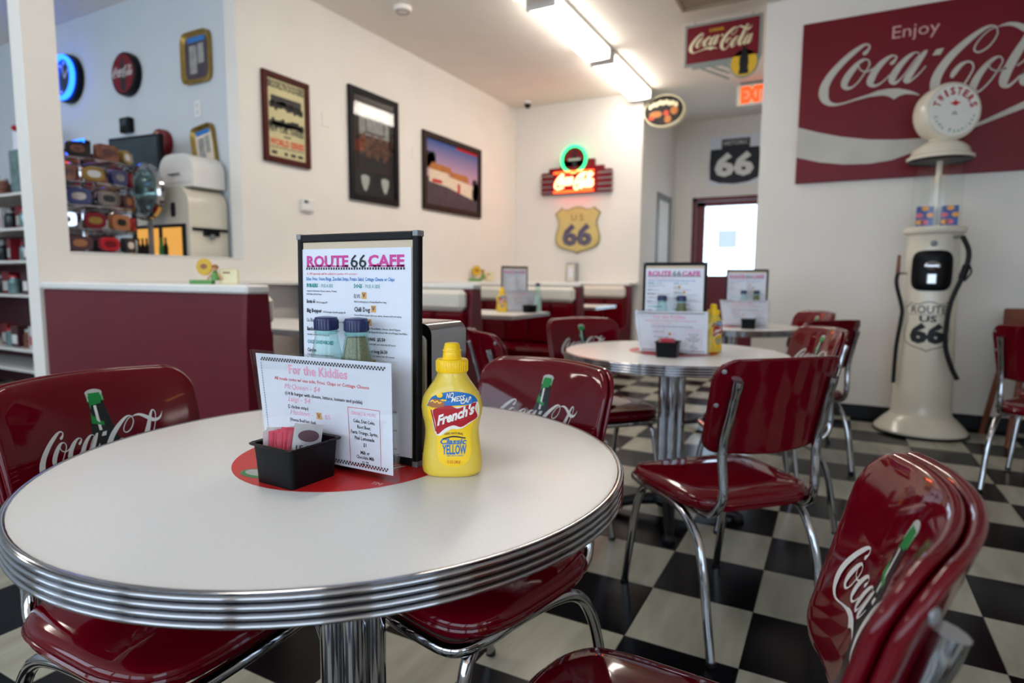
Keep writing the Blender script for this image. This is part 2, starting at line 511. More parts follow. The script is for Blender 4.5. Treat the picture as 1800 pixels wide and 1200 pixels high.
for i in range(int((-8 - OX) / T) - 1, int((3.4 - OX) / T) + 1):
    for j in range(int((-3.5 - OY) / T) - 1, int((8.8 - OY) / T) + 1):
        x, y = OX + i * T, OY + j * T
        if x < -8.05 or y < -3.55 or x + T > 3.45 or y + T > 8.85: continue
        q = pix((x + T / 2, y + T / 2, 0))
        hidden = (x < XL - .2 and y > 1.3) or (y > YR and x > -.7) or (y > YF and x < -2.1) or (y > 1.7 and x < -2.3)
        vis = q and -130 < q[0] < 1930 and q[1] < 1330 and not hidden
        cells.append((0 if vis else 1, q[2] if q else 99, i, j, x, y))
cells.sort()
rest = MB()
for n, (h, zz, i, j, x, y) in enumerate(cells):
    k = (i + j) % 2
    if h == 0 and n < 298:
        o = bpy.data.objects.new('tile', tmesh[k]); COL.objects.link(o); o.parent = floor; o.location = (x, y, 0)
    else:
        rest.cur = k; g = .0012
        rest.box(x + g, x + T - g, y + g, y + T - g, -.005, 0)
tag(rest.build('tile_field', ['tile_white', 'tile_black'], floor, smooth=False), kind='stuff')
struct('ceiling', MB().box(-8.1, 3.5, -3.6, 8.95, ZC, ZC + .12), 'ceiling_paint')
# left wall with the pass-through opening (polygon in y, z)
wl = [(1.69, 0), (7.27, 0), (7.27, ZC), (2.98, ZC), (2.98, 1.18), (1.85, 1.18), (1.85, ZC), (1.69, ZC)]
mb = MB().prism(wl, 0, -.12)
mb.v = [(XL + y, x, z) for x, y, z in mb.v]
struct('wall_left', mb, 'wall_paint')
struct('wall_far', MB().box(XL, -2.10, YF, YF + .12, 0, ZC), 'wall_paint')
struct('wall_hall_left', MB().box(-2.22, -2.10, YF + .12, YH, 0, ZC), 'wall_paint')
struct('wall_right', MB().box(-.61, 3.5, YR, YR + .12, 0, ZC), 'wall_paint')
struct('wall_hall_right', MB().box(-.61, -.49, YR + .12, YH, 0, ZC), 'wall_paint')
DX0, DX1, DZ = -1.84, -.84, 2.19
mb = MB().box(-2.22, DX0, YH, YH + .12, 0, ZC).box(DX1, -.49, YH, YH + .12, 0, ZC).box(DX0, DX1, YH, YH + .12, DZ, ZC)
struct('wall_hall_back', mb, 'wall_paint')
struct('wall_shop_far', MB().box(-8.1, XL - .12, 3.02, 3.14, 0, ZC), 'shop_paint')
struct('wall_shop_west', MB().box(-8.1, -8.0, -3.5, 3.02, 0, ZC), 'shop_paint')
# street front behind the camera: long shop windows in the back wall and in the east wall
mb = MB().box(-8.0, 3.4, -3.6, -3.5, 0, .75).box(-8.0, 3.4, -3.6, -3.5, 2.75, ZC)
for a, b in ((-8, -7.4), (-5.2, -4.9), (-2.7, -2.4), (-.2, .1), (2.3, 3.4)): mb.box(a, b, -3.6, -3.5, .75, 2.75)
struct('wall_back', mb, 'wall_paint')
mb = MB().box(3.4, 3.5, -3.6, YR, 0, .75).box(3.4, 3.5, -3.6, YR, 2.5, ZC)
for a, b in ((-3.6, -2.8), (-.8, YR)): mb.box(3.4, 3.5, a, b, .75, 2.5)
struct('wall_east', mb, 'wall_paint')
struct('baseboard_right', MB().box(-.61, 3.4, YR - .012, YR, 0, .10), 'black_rubber')
struct('baseboard_left', MB().box(XL, XL + .012, 1.69, YF, 0, .10), 'black_rubber')
struct('baseboard_far', MB().box(XL, -2.10, YF - .012, YF, 0, .10), 'black_rubber')
mb = MB().box(XL, XL + .13, 1.82, YF - .13, 1.0, 1.025, .004).box(XL, -2.10, YF - .13, YF, 1.0, 1.025, .004)
struct('trim_1', mb, 'white_trim')
struct('trim_2', MB().box(-2.10, -2.085, 7.86, 7.94, 0, 2.1).box(-2.10, -2.085, 8.5, 8.58, 0, 2.1).box(-2.10, -2.085, 7.86, 8.58, 2.1, 2.18), 'grey_metal')
struct('trim_3', MB().box(XL - .125, XL + .005, 1.85, 2.98, 1.18, 1.19, .003), 'white_trim')
# hall door
d = bpy.data.objects.new('door_1', None); COL.objects.link(d); d['kind'] = 'structure'
mb = MB().box(DX0, DX0 + .05, YH - .03, YH + .10, 0, DZ).box(DX1 - .05, DX1, YH - .03, YH + .10, 0, DZ).box(DX0, DX1, YH - .03, YH + .10, DZ - .05, DZ)
mb.build('door_frame', 'red_laminate', d, smooth=False)
a, b = DX0 + .055, DX1 - .055
mb = MB().box(a, a + .11, YH, YH + .045, .02, DZ - .055).box(b - .11, b, YH, YH + .045, .02, DZ - .055).box(a, b, YH, YH + .045, DZ - .12, DZ - .055).box(a, b, YH, YH + .045, .02, 1.12)
mb.build('door_leaf', 'red_laminate', d, smooth=False)
MB().box(a + .11, b - .11, YH + .018, YH + .026, 1.12, DZ - .12).build('pane', 'pane', d, smooth=False)
MB().box(-1.49, -1.24, YH + .012, YH + .017, 1.50, 1.74).build('paper_notice', 'thin_paper', d, smooth=False)
MB().tube([(b - .06, YH - .005, 1.05), (b - .06, YH - .06, 1.05), (b - .20, YH - .06, 1.05)], .01).build('door_handle', 'chrome', d)

# ------------------------------------------------------------------ lights of the place, with added fill fixtures out of view
def ceiling_light(x, y0, y1, label):
    t = thing('ceiling_light', label, 'ceiling light', (x, (y0 + y1) / 2, ZC), group='fluorescent ceiling lights')
    h = (y1 - y0) / 2
    MB().box(-.13, .13, -h + .004, h - .004, -.035, 0, .004).build('housing', 'white_trim', t, smooth=False)
    pr = [(-.118, -.03), (-.118, -.085), (-.10, -.108), (-.06, -.116), (.06, -.116), (.10, -.108), (.118, -.085), (.118, -.03)]
    mb = MB().prism([(x_, z_) for x_, z_ in pr], -h + .012, h - .012)
    mb.build('diffuser', 'fluorescent', t, ang=50)
    for s in (-1, 1):
        MB().box(-.126, .126, s * h - .012, s * h + .0, -.118, 0, .003).build('end_cap', 'white_trim', t, smooth=False)
ceiling_light(-2.12, 4.41, 5.65, 'long white fluorescent ceiling fixture nearer the camera')
ceiling_light(-2.12, 5.80, 7.06, 'long white fluorescent ceiling fixture beside the far wall, end of the row')
ceiling_light(-2.12, 2.95, 4.21, 'added unseen fluorescent fixture continuing the row, above the second booth')  # unseen fixture added to fill in light over the booths
ceiling_light(-2.12, .60, 1.86, 'added unseen fluorescent fixture continuing the row, above the first booth')  # added above the frame to brighten the near table
ceiling_light(-5.6, .3, 1.56, 'added unseen fluorescent fixture lighting the shop beyond the pass-through')  # added out of view so the shop gets light
# warm neon border tubes under the ceiling of the street side, seen only as reflections
for nm, pth, lb in (('east', [(3.33, -3.2, 2.8), (3.33, 1.2, 2.8)], 'warm neon border tube along the east window wall'),
                    ('back', [(-2.6, -3.42, 2.95), (3.2, -3.42, 2.95)], 'warm neon border tube above the street windows')):
    t = thing('neon_tube', lb, 'neon tube', (0, 0, 0), group='warm neon border tubes')
    MB().tube(pth, .012, 8).build('glass_tube', 'neon_warm', t)
    (x0, y0, z0), (x1, y1, z1) = pth
    for k in range(5):
        f = (k + .5) / 5; px, py = x0 + (x1 - x0) * f, y0 + (y1 - y0) * f
        ex, ey = (3.4, py) if nm == 'east' else (px, -3.5)
        MB().tube([(px, py, z0), (ex, ey, z0)], .006, 6).build('standoff', 'chrome', t)

# ------------------------------------------------------------------ round dining tables
TZ, TR = .742, .4744
def make_table():
    t = thing('round_table', '', 'table', group='round dining tables')
    MB().lathe([(0, TZ), (TR - .010, TZ), (TR - .004, TZ - .0006)], 96).build('tabletop', 'white_laminate', t)
    pr = [(TR - .004, TZ - .0006), (TR - .001, TZ + .0012), (TR + .003, TZ)]
    h = .039
    for k in range(4):
        z0 = TZ - .002 - k * h / 4
        for q in range(7):
            a = PI * q / 6
            pr.append((TR + .001 + .0055 * math.sin(a), z0 - (1 - math.cos(a)) / 2 * (h / 4 - .0022)))
        pr.append((TR - .001, z0 - h / 4 + .0014)); pr.append((TR - .001, z0 - h / 4 + .0004))
    pr += [(TR - .008, TZ - h - .001), (TR - .02, TZ - h)]
    mb = MB(); mb.lathe(pr, 128); mb.f = [f for f in mb.f if len(f) == 4]; mb.mi = [0] * len(mb.f)
    mb.build('edge_band', 'chrome', t, ang=60)
    MB().lathe([(0, TZ - h + .003), (TR - .012, TZ - h + .003), (TR - .012, TZ - .006)], 64).build('underside', 'black_rubber', t)
    ds = P2().add(fan(ell(0, 0, .19, .19, 64), 2)).build('logo_disc', 'disc_red', t, fn=lambda x, z: (x, z, TZ + .0004))
    script_logo(-.13, -.05, .26, 3).build('script_print', 'print_white', ds, fn=lambda x, z: (x, z, TZ + .0007))
    g = P2().add(fan(ell(-.052, -.150, .034, .020, 24), 1))
    g.build('green_print', 'print_green', ds, fn=lambda x, z: (x, z, TZ + .0007))
    P2().add(fan(ell(-.056, -.148, .024, .013, 24), 1)).build('pale_print', 'print_silver', ds, fn=lambda x, z: (x, z, TZ + .0009))
    P2().add(text('TM', .010, .135, -.10)).build('trademark_print', 'print_white', ds, fn=lambda x, z: (x, z, TZ + .0007))
    for k in range(5):
        a = 2 * PI * k / 5 + .5
        mb = MB().tube([(.037 * math.cos(a), .037 * math.sin(a), .09), (.037 * math.cos(a), .037 * math.sin(a), TZ - h)], .023, 16)
        mb.build('column_tube', 'chrome', t)
    MB().lathe([(0, .09), (.07, .09), (.075, .075), (.06, .05), (0, .05)], 32).build('column_collar', 'black_rubber', t)
    for k in range(4):
        a = PI / 2 * k + .75
        c, s = math.cos(a), math.sin(a)
        p = [(0.03, .075), (.12, .062), (.22, .038), (.30, .022)]
        mb = MB().tube([(r * c, r * s, z) for r, z in cr(p, 4)], [.030 - .012 * i / 12 for i in range(13)], 10)
        mb.build('foot', 'black_rubber', t)
        MB().lathe([(0, 0), (.026, 0), (.028, .012), (.018, .03), (0, .036)], 14, (.30 * c, .30 * s, 0)).build('foot_glide', 'black_rubber', t)
    return t
tab = make_table()
tab.location = (-.749, .792, 0)
tab['label'] = 'round white laminate table with ribbed chrome edge in the foreground'
dup(tab, (-.624, 2.680, 0), -.49, 'round white table with ribbed chrome edge standing behind the foreground table')
dup(tab, (-.66, 4.45, 0), .9, 'round white table beside the hallway opening, farthest of the round tables')

# ------------------------------------------------------------------ diner chairs
HB, RB, ZB = .272, .40, .578
def back_pt(s, t, off=0):
    """point of the curved back: s across, t up from its bottom edge, off towards the sitter"""
    a = s / RB
    u = t / HB
    y0 = -.205 - .075 * max(0, u) ** 1.2
    return (RB * math.sin(a) - off * math.sin(a), y0 + RB * (1 - math.cos(a)) + off * math.cos(a), ZB + t - off * .2)
def back_outline(k=1.0, n=10):
    """rounded outline (s, t), wider at the top"""
    c = []
    def arc(cx, cz, r, a0, a1):
        for i in range(n + 1):
            a = a0 + (a1 - a0) * i / n
            c.append((cx + r * math.cos(a), cz + r * math.sin(a)))
    wt, wb, r1, r2 = .212, .203, .058, .045
    arc(wt - r1, HB - r1, r1, 0, PI / 2)
    for i in range(1, 12): c.append(((wt - r1) * (1 - i / 6), HB + .004 * math.sin(PI * i / 12)))
    arc(-wt + r1, HB - r1, r1, PI / 2, PI)
    arc(-wb + r2, r2, r2, PI, 1.5 * PI)
    for i in range(1, 12): c.append(((-wb + r2) * (1 - i / 6), -.006 * math.sin(PI * i / 12)))
    arc(wb - r2, r2, r2, 1.5 * PI, 2 * PI)
    m = (0, HB / 2)
    return [(m[0] + (x - m[0]) * k, m[1] + (z - m[1]) * k) for x, z in c]
def panel(f_off, b_off, puff, kout=1.0):
    loops = []
    ks = [.02, .2, .4, .6, .75, .86, .93]
    for k in ks: loops.append([back_pt(s, t, f_off + puff * (1 - k ** 3)) for s, t in back_outline(k * kout)])
    mid, hh = (f_off + b_off) / 2, (f_off - b_off) / 2
    for q in range(7):
        a = PI / 2 - PI * q / 6
        loops.append([back_pt(s, t, mid + hh * math.sin(a)) for s, t in back_outline(kout * (.955 + .045 * math.cos(a)))])
    for k in ks[::-1]: loops.append([back_pt(s, t, b_off) for s, t in back_outline(k * kout)])
    return MB().rings(loops)
def front_fn(o): 
    def f(x, z):
        kx, kz = abs(x) / .212, abs(z - HB / 2) / (HB / 2)
        k = min(1, max(kx, kz))
        return back_pt(-x, z, .012 + .012 * (1 - k ** 3) + o)
    return f
def make_chair(printed=True):
    t = thing('diner_chair', '', 'chair', group='red diner chairs')
    # seat: domed rounded square
    loops = []
    def plan(k, z, grow=0):
        q = []
        for i in range(48):
            a = 2 * PI * i / 48
            c, s = math.cos(a), math.sin(a)
            e = .5
            x = abs(c) ** e * (1 if c >= 0 else -1); y = abs(s) ** e * (1 if s >= 0 else -1)
            wx = .222 + .008 * y + grow
            q.append((x * wx * k, .012 + y * (.212 + grow) * k, z - (.010 if y > .7 and k > .7 else 0) * max(0, y - .7) / .3))
        return q
    for k, z in ((.9, .408), (.985, .410), (1, .418), (1.003, .428), (1, .438), (.975, .446), (.93, .451), (.8, .456), (.55, .459), (.25, .460), (.02, .460)):
        loops.append(plan(k, z))
    MB().rings(loops).build('seat', 'red_vinyl', t, ang=60)
    MB().tube([(x * 1.004, y, z) for x, y, z in plan(1.0, .428)], .0045, 6, closed=True).build('seat_piping', 'red_vinyl', t)
    bk = panel(.012, -.004, .012)
    b = bk.build('backrest', 'red_vinyl', t, ang=70)
    panel(-.006, -.020, 0, .992).build('back_shell', 'red_vinyl', t, ang=70)
    if printed:
        w = .275
        script_logo(-w / 2 - .004, .086, w, 5, 1.0, .03).build('script_print', 'print_white', b, fn=front_fn(.0012))
        bo = [(-.014, .226), (.014, .226), (.016, .21), (.019, .19), (.025, .16), (.034, .13), (.039, .10), (.039, .02), (-.039, .02), (-.039, .10), (-.034, .13), (-.025, .16), (-.019, .19), (-.016, .21)]
        P2().add(fan(bo, 6, (0, .15)), .0).build('bottle_print', 'print_bottle', b, fn=front_fn(.0006))
        P2().add(ngon([(-.0145, .222), (.010, .222), (.005, .172), (-.020, .180)]), .0).build('bottle_neck_print', 'print_green', b, fn=front_fn(.0009))
        P2().add(rect(-.0175, .0175, .221, .238)).build('bottle_crown_print', 'print_green', b, fn=front_fn(.0009))
        cap = P2().add(fan(ell(.0, .238, .0178, .0075, 20), 1))
        for q in range(5): cap.add(rect(-.0165 + q * .0072, -.0135 + q * .0072, .223, .236))
        cap.build('bottle_cap_print', 'print_silver', b, fn=front_fn(.0010))
        P2().add(rect(-.008, -.002, .164, .214)).build('highlight_print', 'print_white', b, fn=front_fn(.0013))
    R = .0132
    for s in (-1, 1):
        # back post: J-shaped tube screwed behind the shell
        pts = [back_pt(s * .150, .208, -.029), back_pt(s * .150, .12, -.033), back_pt(s * .152, .01, -.034)]
        pts = [Vector(p) for p in pts] + [Vector((s * .156, -.215, .47)), Vector((s * .164, -.190, .412)), Vector((s * .164, -.13, .393)), Vector((s * .164, .02, .392))]
        path = cr(pts, 6)
        MB().tube(path, [R * (1.15 if i < 3 else 1) for i in range(len(path))], 12).build('back_post', 'chrome', t)
        # rear leg flows out of the side rail
        pts = [(s * .196, .10, .397), (s * .198, -.03, .396), (s * .198, -.11, .375), (s * .195, -.165, .32), (s * .197, -.20, .23), (s * .196, -.225, .10), (s * .195, -.245, .004)]
        MB().tube(cr(pts, 6), R, 12).build('leg', 'chrome', t)
        pts = [(s * .150, .02, .388), (s * .160, .12, .385), (s * .172, .178, .36), (s * .180, .205, .29), (s * .186, .23, .15), (s * .19, .255, .004)]
        MB().tube(cr(pts, 6), R, 12).build('leg', 'chrome', t)
        for tt in (.235, .14):
            x, y, z = back_pt(s * .188, tt, -.021)
            MB().lathe([(0, 0), (.0072, .0), (.006, .0025), (0, .0035)], 10).build('rivet', 'grey_metal', t, mtx=Matrix.Translation((x, y, z)) @ Matrix.Rotation(s * .53, 4, 'Z') @ Matrix.Rotation(PI / 2, 4, 'X'))
        for yy, xx in ((-.245, .195), (.255, .19)):
            MB().lathe([(0, 0), (.014, 0), (.014, .012), (.0125, .014), (0, .014)], 12, (s * xx, yy, 0)).build('foot_cap', 'black_rubber', t)
    fr = cr([(-.196, .10, .397), (-.199, .16, .397), (-.18, .218, .395), (-.11, .233, .394), (.11, .233, .394), (.18, .218, .395), (.199, .16, .397), (.196, .10, .397)], 6)
    MB().tube(fr, R, 12).build('seat_frame', 'chrome', t)
    return t
ch = make_chair()
ch.location = (-1.112, .700, 0); ch.rotation_euler = (0, 0, math.radians(-88))
ch['label'] = 'red diner chair with bottle print facing right, nearest the booth at the foreground table'
R_ = math.radians
for lb, x, y, r in (
    ('red diner chair with soda script on its back, behind the yellow mustard bottle', -.683, 1.113, 165),
    ('red diner chair seen along its curved back, closest to the camera, before the pump', -.168, .700, 89.5),
    ('red diner chair with plain back and chrome posts towards the viewer, between two round tables', -.291, 1.955, 46),
    ('red diner chair facing the viewer with green bottle print, beyond the second round table', -1.0, 2.82, -133),
    ('red diner chair tucked between the foreground chair and the booth table, back turned', -1.07, 2.25, -45),
    ('red diner chair at the wall side of the second round table, print facing it', -.26, 2.86, 119),
    ('red diner chair turned to the farthest round table, its back post showing', -.19, 3.77, 49),
    ('red diner chair facing the viewer behind the farthest round table, mostly its top showing', -.31, 4.42, 126),
    ('red diner chair cut off by the picture edge to the right of the pump', .99, 3.85, -33),
    ('red diner chair behind the one at the picture edge, near the wall', 1.20, 4.40, 150)):
    dup(ch, (x, y, 0), R_(r), lb)

# ------------------------------------------------------------------ things on the tables (local: x right, z up, front towards -y)
def make_menu():
    t = thing('cafe_menu', '', 'menu', group='standing cafe menus')
    W, H = .135, .388
    MB().box(-W, W, .003, .012, 0, H, .002).build('cover', 'leather_black', t, smooth=False)
    mb = MB().box(-W, -W + .011, -.002, .014, 0, H, .002).box(W - .011, W, -.002, .014, 0, H, .002).box(-W + .0105, W - .0105, -.002, .014, 0, .013, .002).box(-W + .0105, W - .0105, -.002, .014, H - .014, H, .002)
    mb.build('binding', 'leather_black', t, smooth=False)
    for sx in (-1, 1):
        for z in (0, H):
            s2 = 1 if z == 0 else -1
            MB().box(min(sx * W, sx * (W - .009)) - .0008, max(sx * W, sx * (W - .009)) + .0008, -.0032, .0152, min(z, z + s2 * .008) - .0008, max(z, z + s2 * .008) + .0008, .001).build('corner_guard', 'grey_metal', t, smooth=False)
    MB().box(-W + .012, W - .012, .0018, .0028, .012, H - .014).build('backing_sheet', 'paper_cream', t, smooth=False)
    x0, x1, zt = -W + .0075 + .004, W - .014, H - .026
    pg = MB().box(x0, x1, .0004, .0014, .010, zt).build('menu_page', 'paper', t, smooth=False)
    y = -.0003
    def u(a): return x0 + (x1 - x0) * a
    for a, b, wd in ((.045, .45, 'ROUTE'), (.63, .945, 'CAFE')):
        n = 10 if a < .1 else 8
        pk = P2().add(text(wd, .0185, u(a), zt - .031, (x1 - x0) * (b - a), bold=.035))
        for k in range(n):
            q = a + (b - a) * (k + .5) / n
            pk.add(rect(u(q - .017), u(q + .017), zt - .0315, zt - .029))
        pk.build('title_word', 'ink_pink', pg, y=y)
    bk = P2().add(text('66', .0215, u(.47), zt - .0325, (x1 - x0) * .145, bold=.006))
    for k in range(38): bk.add(rect(u(.04 + k * .0242), u(.04 + k * .0242 + .013), zt - .0365, zt - .0325))
    def t_(p, s, h, a, z, b=None, bold=0): p.add(text(s, h, u(a), zt - z, (x1 - x0) * (b - a) if b else None, bold=bold, res=1))
    t_(bk, 'topped w/ American Cheese, Lettuce, Tomato,', .0030, .04, .0755, .34, .012); t_(bk, 'Dill Pickles & Red Onion', .0030, .04, .0815, .19, .012)
    rows = [('Route 66', '1/4 lb burger $7', .096), ('Big Bopper', '1/2 lb burger (double patty) $8', .1125), ('La Bamba', '1/4 lb burger w/ roasted green chili $8', .1295), ('Ranchero', '1/4 lb burger w/ chili con carne,', .1455)]
    for (n_, d_, z), (e, f) in zip(rows, ((.125, .245), (.19, .42), (.155, .43), (.135, .36))):
        t_(bk, n_, .0068, .04, z, .04 + (e - .04), .03 if n_ != 'La Bamba' else 0); t_(bk, d_, .0032, e + .012, z, f, .012)
    t_(bk, 'cheddar cheese & red onions $8', .0030, .04, .154, .26, .012)
    t_(bk, 'ELVIS', .0068, .50, .085, .56); t_(bk, "Ain't nothing but a Vienna Beef hot dog", .0030, .50, .0925, .79, .012)
    t_(bk, 'Chili Dog', .0078, .50, .108, .645, .02); t_(bk, 'Vienna Beef dog w/ chili con carne, cheese and red onion', .0030, .50, .1155, .92, .012)
    t_(bk, 'Chicago Dog', .0075, .50, .1305, .605, .04); t_(bk, 'Vienna Beef Dog w/ Neon Relish, Onions, Sport Pepper,', .0030, .50, .1375, .915, .012)
    t_(bk, 'Tomato Slice, Pickle Spear & Celery Salt on a Poppy Seed Bun.', .0030, .50, .1435, .97, .012)
    t_(bk, 'FOOT LONG  $5.50', .0055, .51, .157, .78, .03); t_(bk, 'Vienna Beef Dog - add chili con carne for $1 more', .0030, .50, .164, .87, .012)
    t_(bk, 'EL TORO foot long $6.50', .0055, .50, .1775, .80, .03); t_(bk, 'add chili con carne for $1 more', .0030, .58, .184, .86, .012)
    t_(bk, 'CORN DOG', .0065, .52, .1975, .64, .03); t_(bk, 'Veggie dog with mustard', .0030, .55, .204, .80, .012)
    t_(bk, 'PUPPY DOG  $4', .0065, .50, .2225, .72, .03)
    for n_, z, e in (('Carolyn', .184, .13), ('Betty', .2005, .11), ('Bay Bridge', .216, .17), ('Club', .232, .12)):
        t_(bk, n_, .0068, .04, z, e, .02); t_(bk, 'Turkey & Bacon on Sourdough Bread', .0030, .04, z + .0065, .30, .012)
    for k in range(11):
        z = .255 + k * .0105
        t_(bk, ('Chicken breast, lettuce, tomato and mayo', 'Grilled with onion, red onion, cheddar', 'Served on lettuce with ranch')[k % 3], .0030, .50, z, .80 + .04 * (k % 3), .012)
        t_(bk, ('Pastrami on rye with mustard', 'Tuna melt on sourdough', 'Grilled cheese and tomato')[k % 3], .0030, .04, z, .34, .012)
    bk.build('black_lettering', 'black_print', pg, y=y - .0002)
    bl = P2(); t_(bl, 'Sides: Fries, Onion Rings, Zucchini Strips, Potato Salad, Cottage Cheese or Chips', .0062, .035, .0555, .86, .015); bl.build('blue_lettering', 'ink_blue', pg, y=y)
    rd = P2(); t_(rd, 'A 18% gratuity will be added to parties of 6 or more', .0042, .045, .0455, .53); rd.build('red_lettering', 'ink_red', pg, y=y)
    te = P2(); t_(te, 'BURGERS', .0064, .04, .0675, .155, .035); t_(te, '- PICK A SIDE', .0058, .175, .0675, .30)
    t_(te, 'DOGS', .0064, .50, .0675, .575, .035); t_(te, '- PICK A SIDE', .0058, .59, .0675, .735); t_(te, 'COLD SANDWICHES', .0064, .04, .169, .30, .03)
    t_(te, 'SALADS', .0062, .60, .241, .74, .03); t_(te, 'BREAKFAST', .0062, .74, .352, .90, .03); te.build('teal_lettering', 'ink_teal', pg, y=y)
    vv = P2()
    for a, z in ((.57, .083), (.655, .1055), (.615, .1285), (.655, .1975)):
        P2().add(rect(u(a), u(a + .042), zt - z - .003, zt - z + .0085)).build('tan_badge', 'ink_tan', pg, y=y)
        vv.add(text('V', .0068, u(a + .008), zt - z - .0002, (x1 - x0) * .026, bold=.03))
    vv.build('badge_letter', 'ink_plum', pg, y=y - .0004)
    MB().box(-.11, .11, .014, .045, 0, .006, .002).build('stand_foot', 'leather_black', t, smooth=False)
    return t
menu = make_menu()
menu.location = (-.733, .792, TZ + .0012)
menu.rotation_euler = (math.radians(-1.0), 0, 0)
menu['label'] = 'black-bound cafe menu board standing on the foreground table behind two shakers'
dup(menu, (-.622, 2.655, TZ + .0012), R_(6), 'black-bound cafe menu board on the second round table, its title just readable')
dup(menu, (-.545, 4.42, TZ + .0012), R_(6), 'black-bound cafe menu board on the farthest round table')

def make_kids():
    t = thing('kids_menu', '', 'menu card', group="children's menu cards in clear holders")
    TL, TRr, BR, BL = (-.152, .180), (.150, .183), (.152, .009), (-.126, .009)
    def fn(a, b, y=0.0):
        x = (BL[0] + (BR[0] - BL[0]) * a) * (1 - b) + (TL[0] + (TRr[0] - TL[0]) * a) * b
        z = (BL[1] + (BR[1] - BL[1]) * a) * (1 - b) + (TL[1] + (TRr[1] - TL[1]) * a) * b
        return (x, y + .004 * (b - .5) * (1 if a < .3 else .4), z)
    mb = MB()
    N = 8
    for s_ in (0, .0006): mb.add([fn(i / N, j / N, s_) for j in range(N + 1) for i in range(N + 1)], [(j * (N + 1) + i, j * (N + 1) + i + 1, (j + 1) * (N + 1) + i + 1, (j + 1) * (N + 1) + i) for j in range(N) for i in range(N)])
    pg = mb.build('card', 'paper', t)
    mb = MB()
    for y in (-.0026, .0030):
        a = [(-.160, y, .186), (.162, y, .186), (.162, y, 0), (-.126, y, 0)]
        mb.add(a + [(x, y - .0016, z) for x, _, z in a], [(0, 1, 2, 3), (4, 5, 6, 7), (0, 1, 5, 4), (1, 2, 6, 5), (2, 3, 7, 6), (3, 0, 4, 7)])
    mb.box(-.126, .162, -.013, .004, 0, .0022)
    mb.build('clear_holder', 'acrylic', t, smooth=False)
    W, H = .29, .172
    f = lambda x, z: fn(x / W, z / H, -.0006)
    def chk(x0, x1, z0, n):
        p = P2(); d = (x1 - x0) / n
        for r in range(2):
            for k in range(n):
                if (k + r) % 2 == 0: p.add(rect(x0 + k * d, x0 + (k + 1) * d, z0 + r * d, z0 + (r + 1) * d))
        return p
    p = chk(.011, .279, .160, 88); q = chk(.011, .281, .004, 88)
    p.add((q.v, q.f))
    for k in range(34): p.add(rect(.0105, .0118, .012 + k * .0043, .0144 + k * .0043))
    for s, h, x, z, w in (("(1/4 lb burger with cheese, lettuce, tomato and pickle)", .0056, .062, .105, .170), ("(2 chicken strips)", .0056, .066, .083, .048), ("(Vienna Beef hot dog)", .0056, .068, .061, .060)):
        p.add(text(s, h, x, z, w, bold=.015, res=1))
    for s, z, w in (('Coke, Diet Coke,', .0745, .045), ('Root Beer,', .0655, .028), ('Fanta Orange, Sprite,', .0565, .056), ('Pink Lemonade', .0475, .041), ('$1', .0375, .006), ('Milk or', .0250, .019), ('Chocolate Milk', .0175, .038), ('$1.75', .0085, .014)):
        p.add(text(s, .0056, .2335, z, w, 'C', bold=.015, res=1))
    p.build('black_lettering', 'black_print', pg, fn=f)
    p = P2().add(text('For the Kiddies', .0150, .140, .1415, .128, 'C', bold=.022)).add(text('McQueen - $4', .0085, .062, .1155, .082, shear=.3)).add(text('Luigi - $4', .0085, .068, .0945, .052, shear=.3)).add(text('Hudson -', .0085, .070, .0725, .054, shear=.3)).add(text('$5', .0075, .150, .0725, .012)).add(text('DRINKS & MORE', .0055, .2335, .0865, .050, 'C'))
    p.build('pink_lettering', 'ink_softpink', pg, fn=f)
    p = P2().add(text('All meals come w/ one side: Fries, Chips or Cottage Cheese', .0058, .040, .129, .207, bold=.006, res=1))
    for a in ((.201, .2018, .006, .098), (.2655, .2663, .006, .098), (.201, .2663, .006, .0068), (.201, .2663, .0972, .098)): p.add(rect(*a))
    p.build('red_lettering', 'ink_red', pg, fn=f)
    P2().add(rect(.131, .143, .0705, .0815)).build('tan_badge', 'ink_tan', pg, fn=f)
    P2().add(text('V', .0075, .1335, .0725, .007, bold=.03)).build('badge_letter', 'ink_plum', pg, fn=lambda x, z: fn(x / W, z / H, -.001))
    return t
km = make_kids()
km.location = (-.739, .716, TZ + .0012)
km['label'] = "white children's menu card in a clear holder behind the sugar caddy, foreground table"
dup(km, (-.612, 2.565, TZ + .0012), R_(6), "white children's menu card in a clear holder on the second round table")
dup(km, (-.545, 4.315, TZ + .0012), R_(6), "white children's menu card in a clear holder on the farthest round table")

def make_caddy():
    t = thing('sugar_caddy', '', 'caddy', group='black sugar caddies')
    mb = MB()
    a, b, h = .043, .046, .061
    o0 = [(-a * .93, -b * .93), (a * .93, -b * .93), (a * .93, b * .93), (-a * .93, b * .93)]
    def rr(ax, by, r, z):
        q = []
        for cx, cy, st in ((ax - r, by - r, 0), (-ax + r, by - r, 1), (-ax + r, -by + r, 2), (ax - r, -by + r, 3)):
            for k in range(5):
                g = PI / 2 * (st + k / 4); q.append((cx + r * math.cos(g), cy + r * math.sin(g), z))
        return q
    loops = [rr(a * .92, b * .92, .006, 0), rr(a * .96, b * .96, .006, h * .55), rr(a, b, .006, h - .003), rr(a + .005, b + .005, .008, h - .002), rr(a + .006, b + .006, .008, h), rr(a + .004, b + .004, .008, h + .0015), rr(a - .001, b - .001, .006, h), rr(a * .96 - .002, b * .96 - .002, .005, h * .5), rr(a * .92 - .002, b * .92 - .002, .005, .003)]
    mb.rings(loops); mb.build('tray', 'black_plastic', t)
    return t
cad = make_caddy()
cad.location = (-.729, .656, TZ + .0006); cad.rotation_euler = (0, 0, R_(-2))
cad['label'] = 'black plastic sugar caddy at the front of the foreground table'
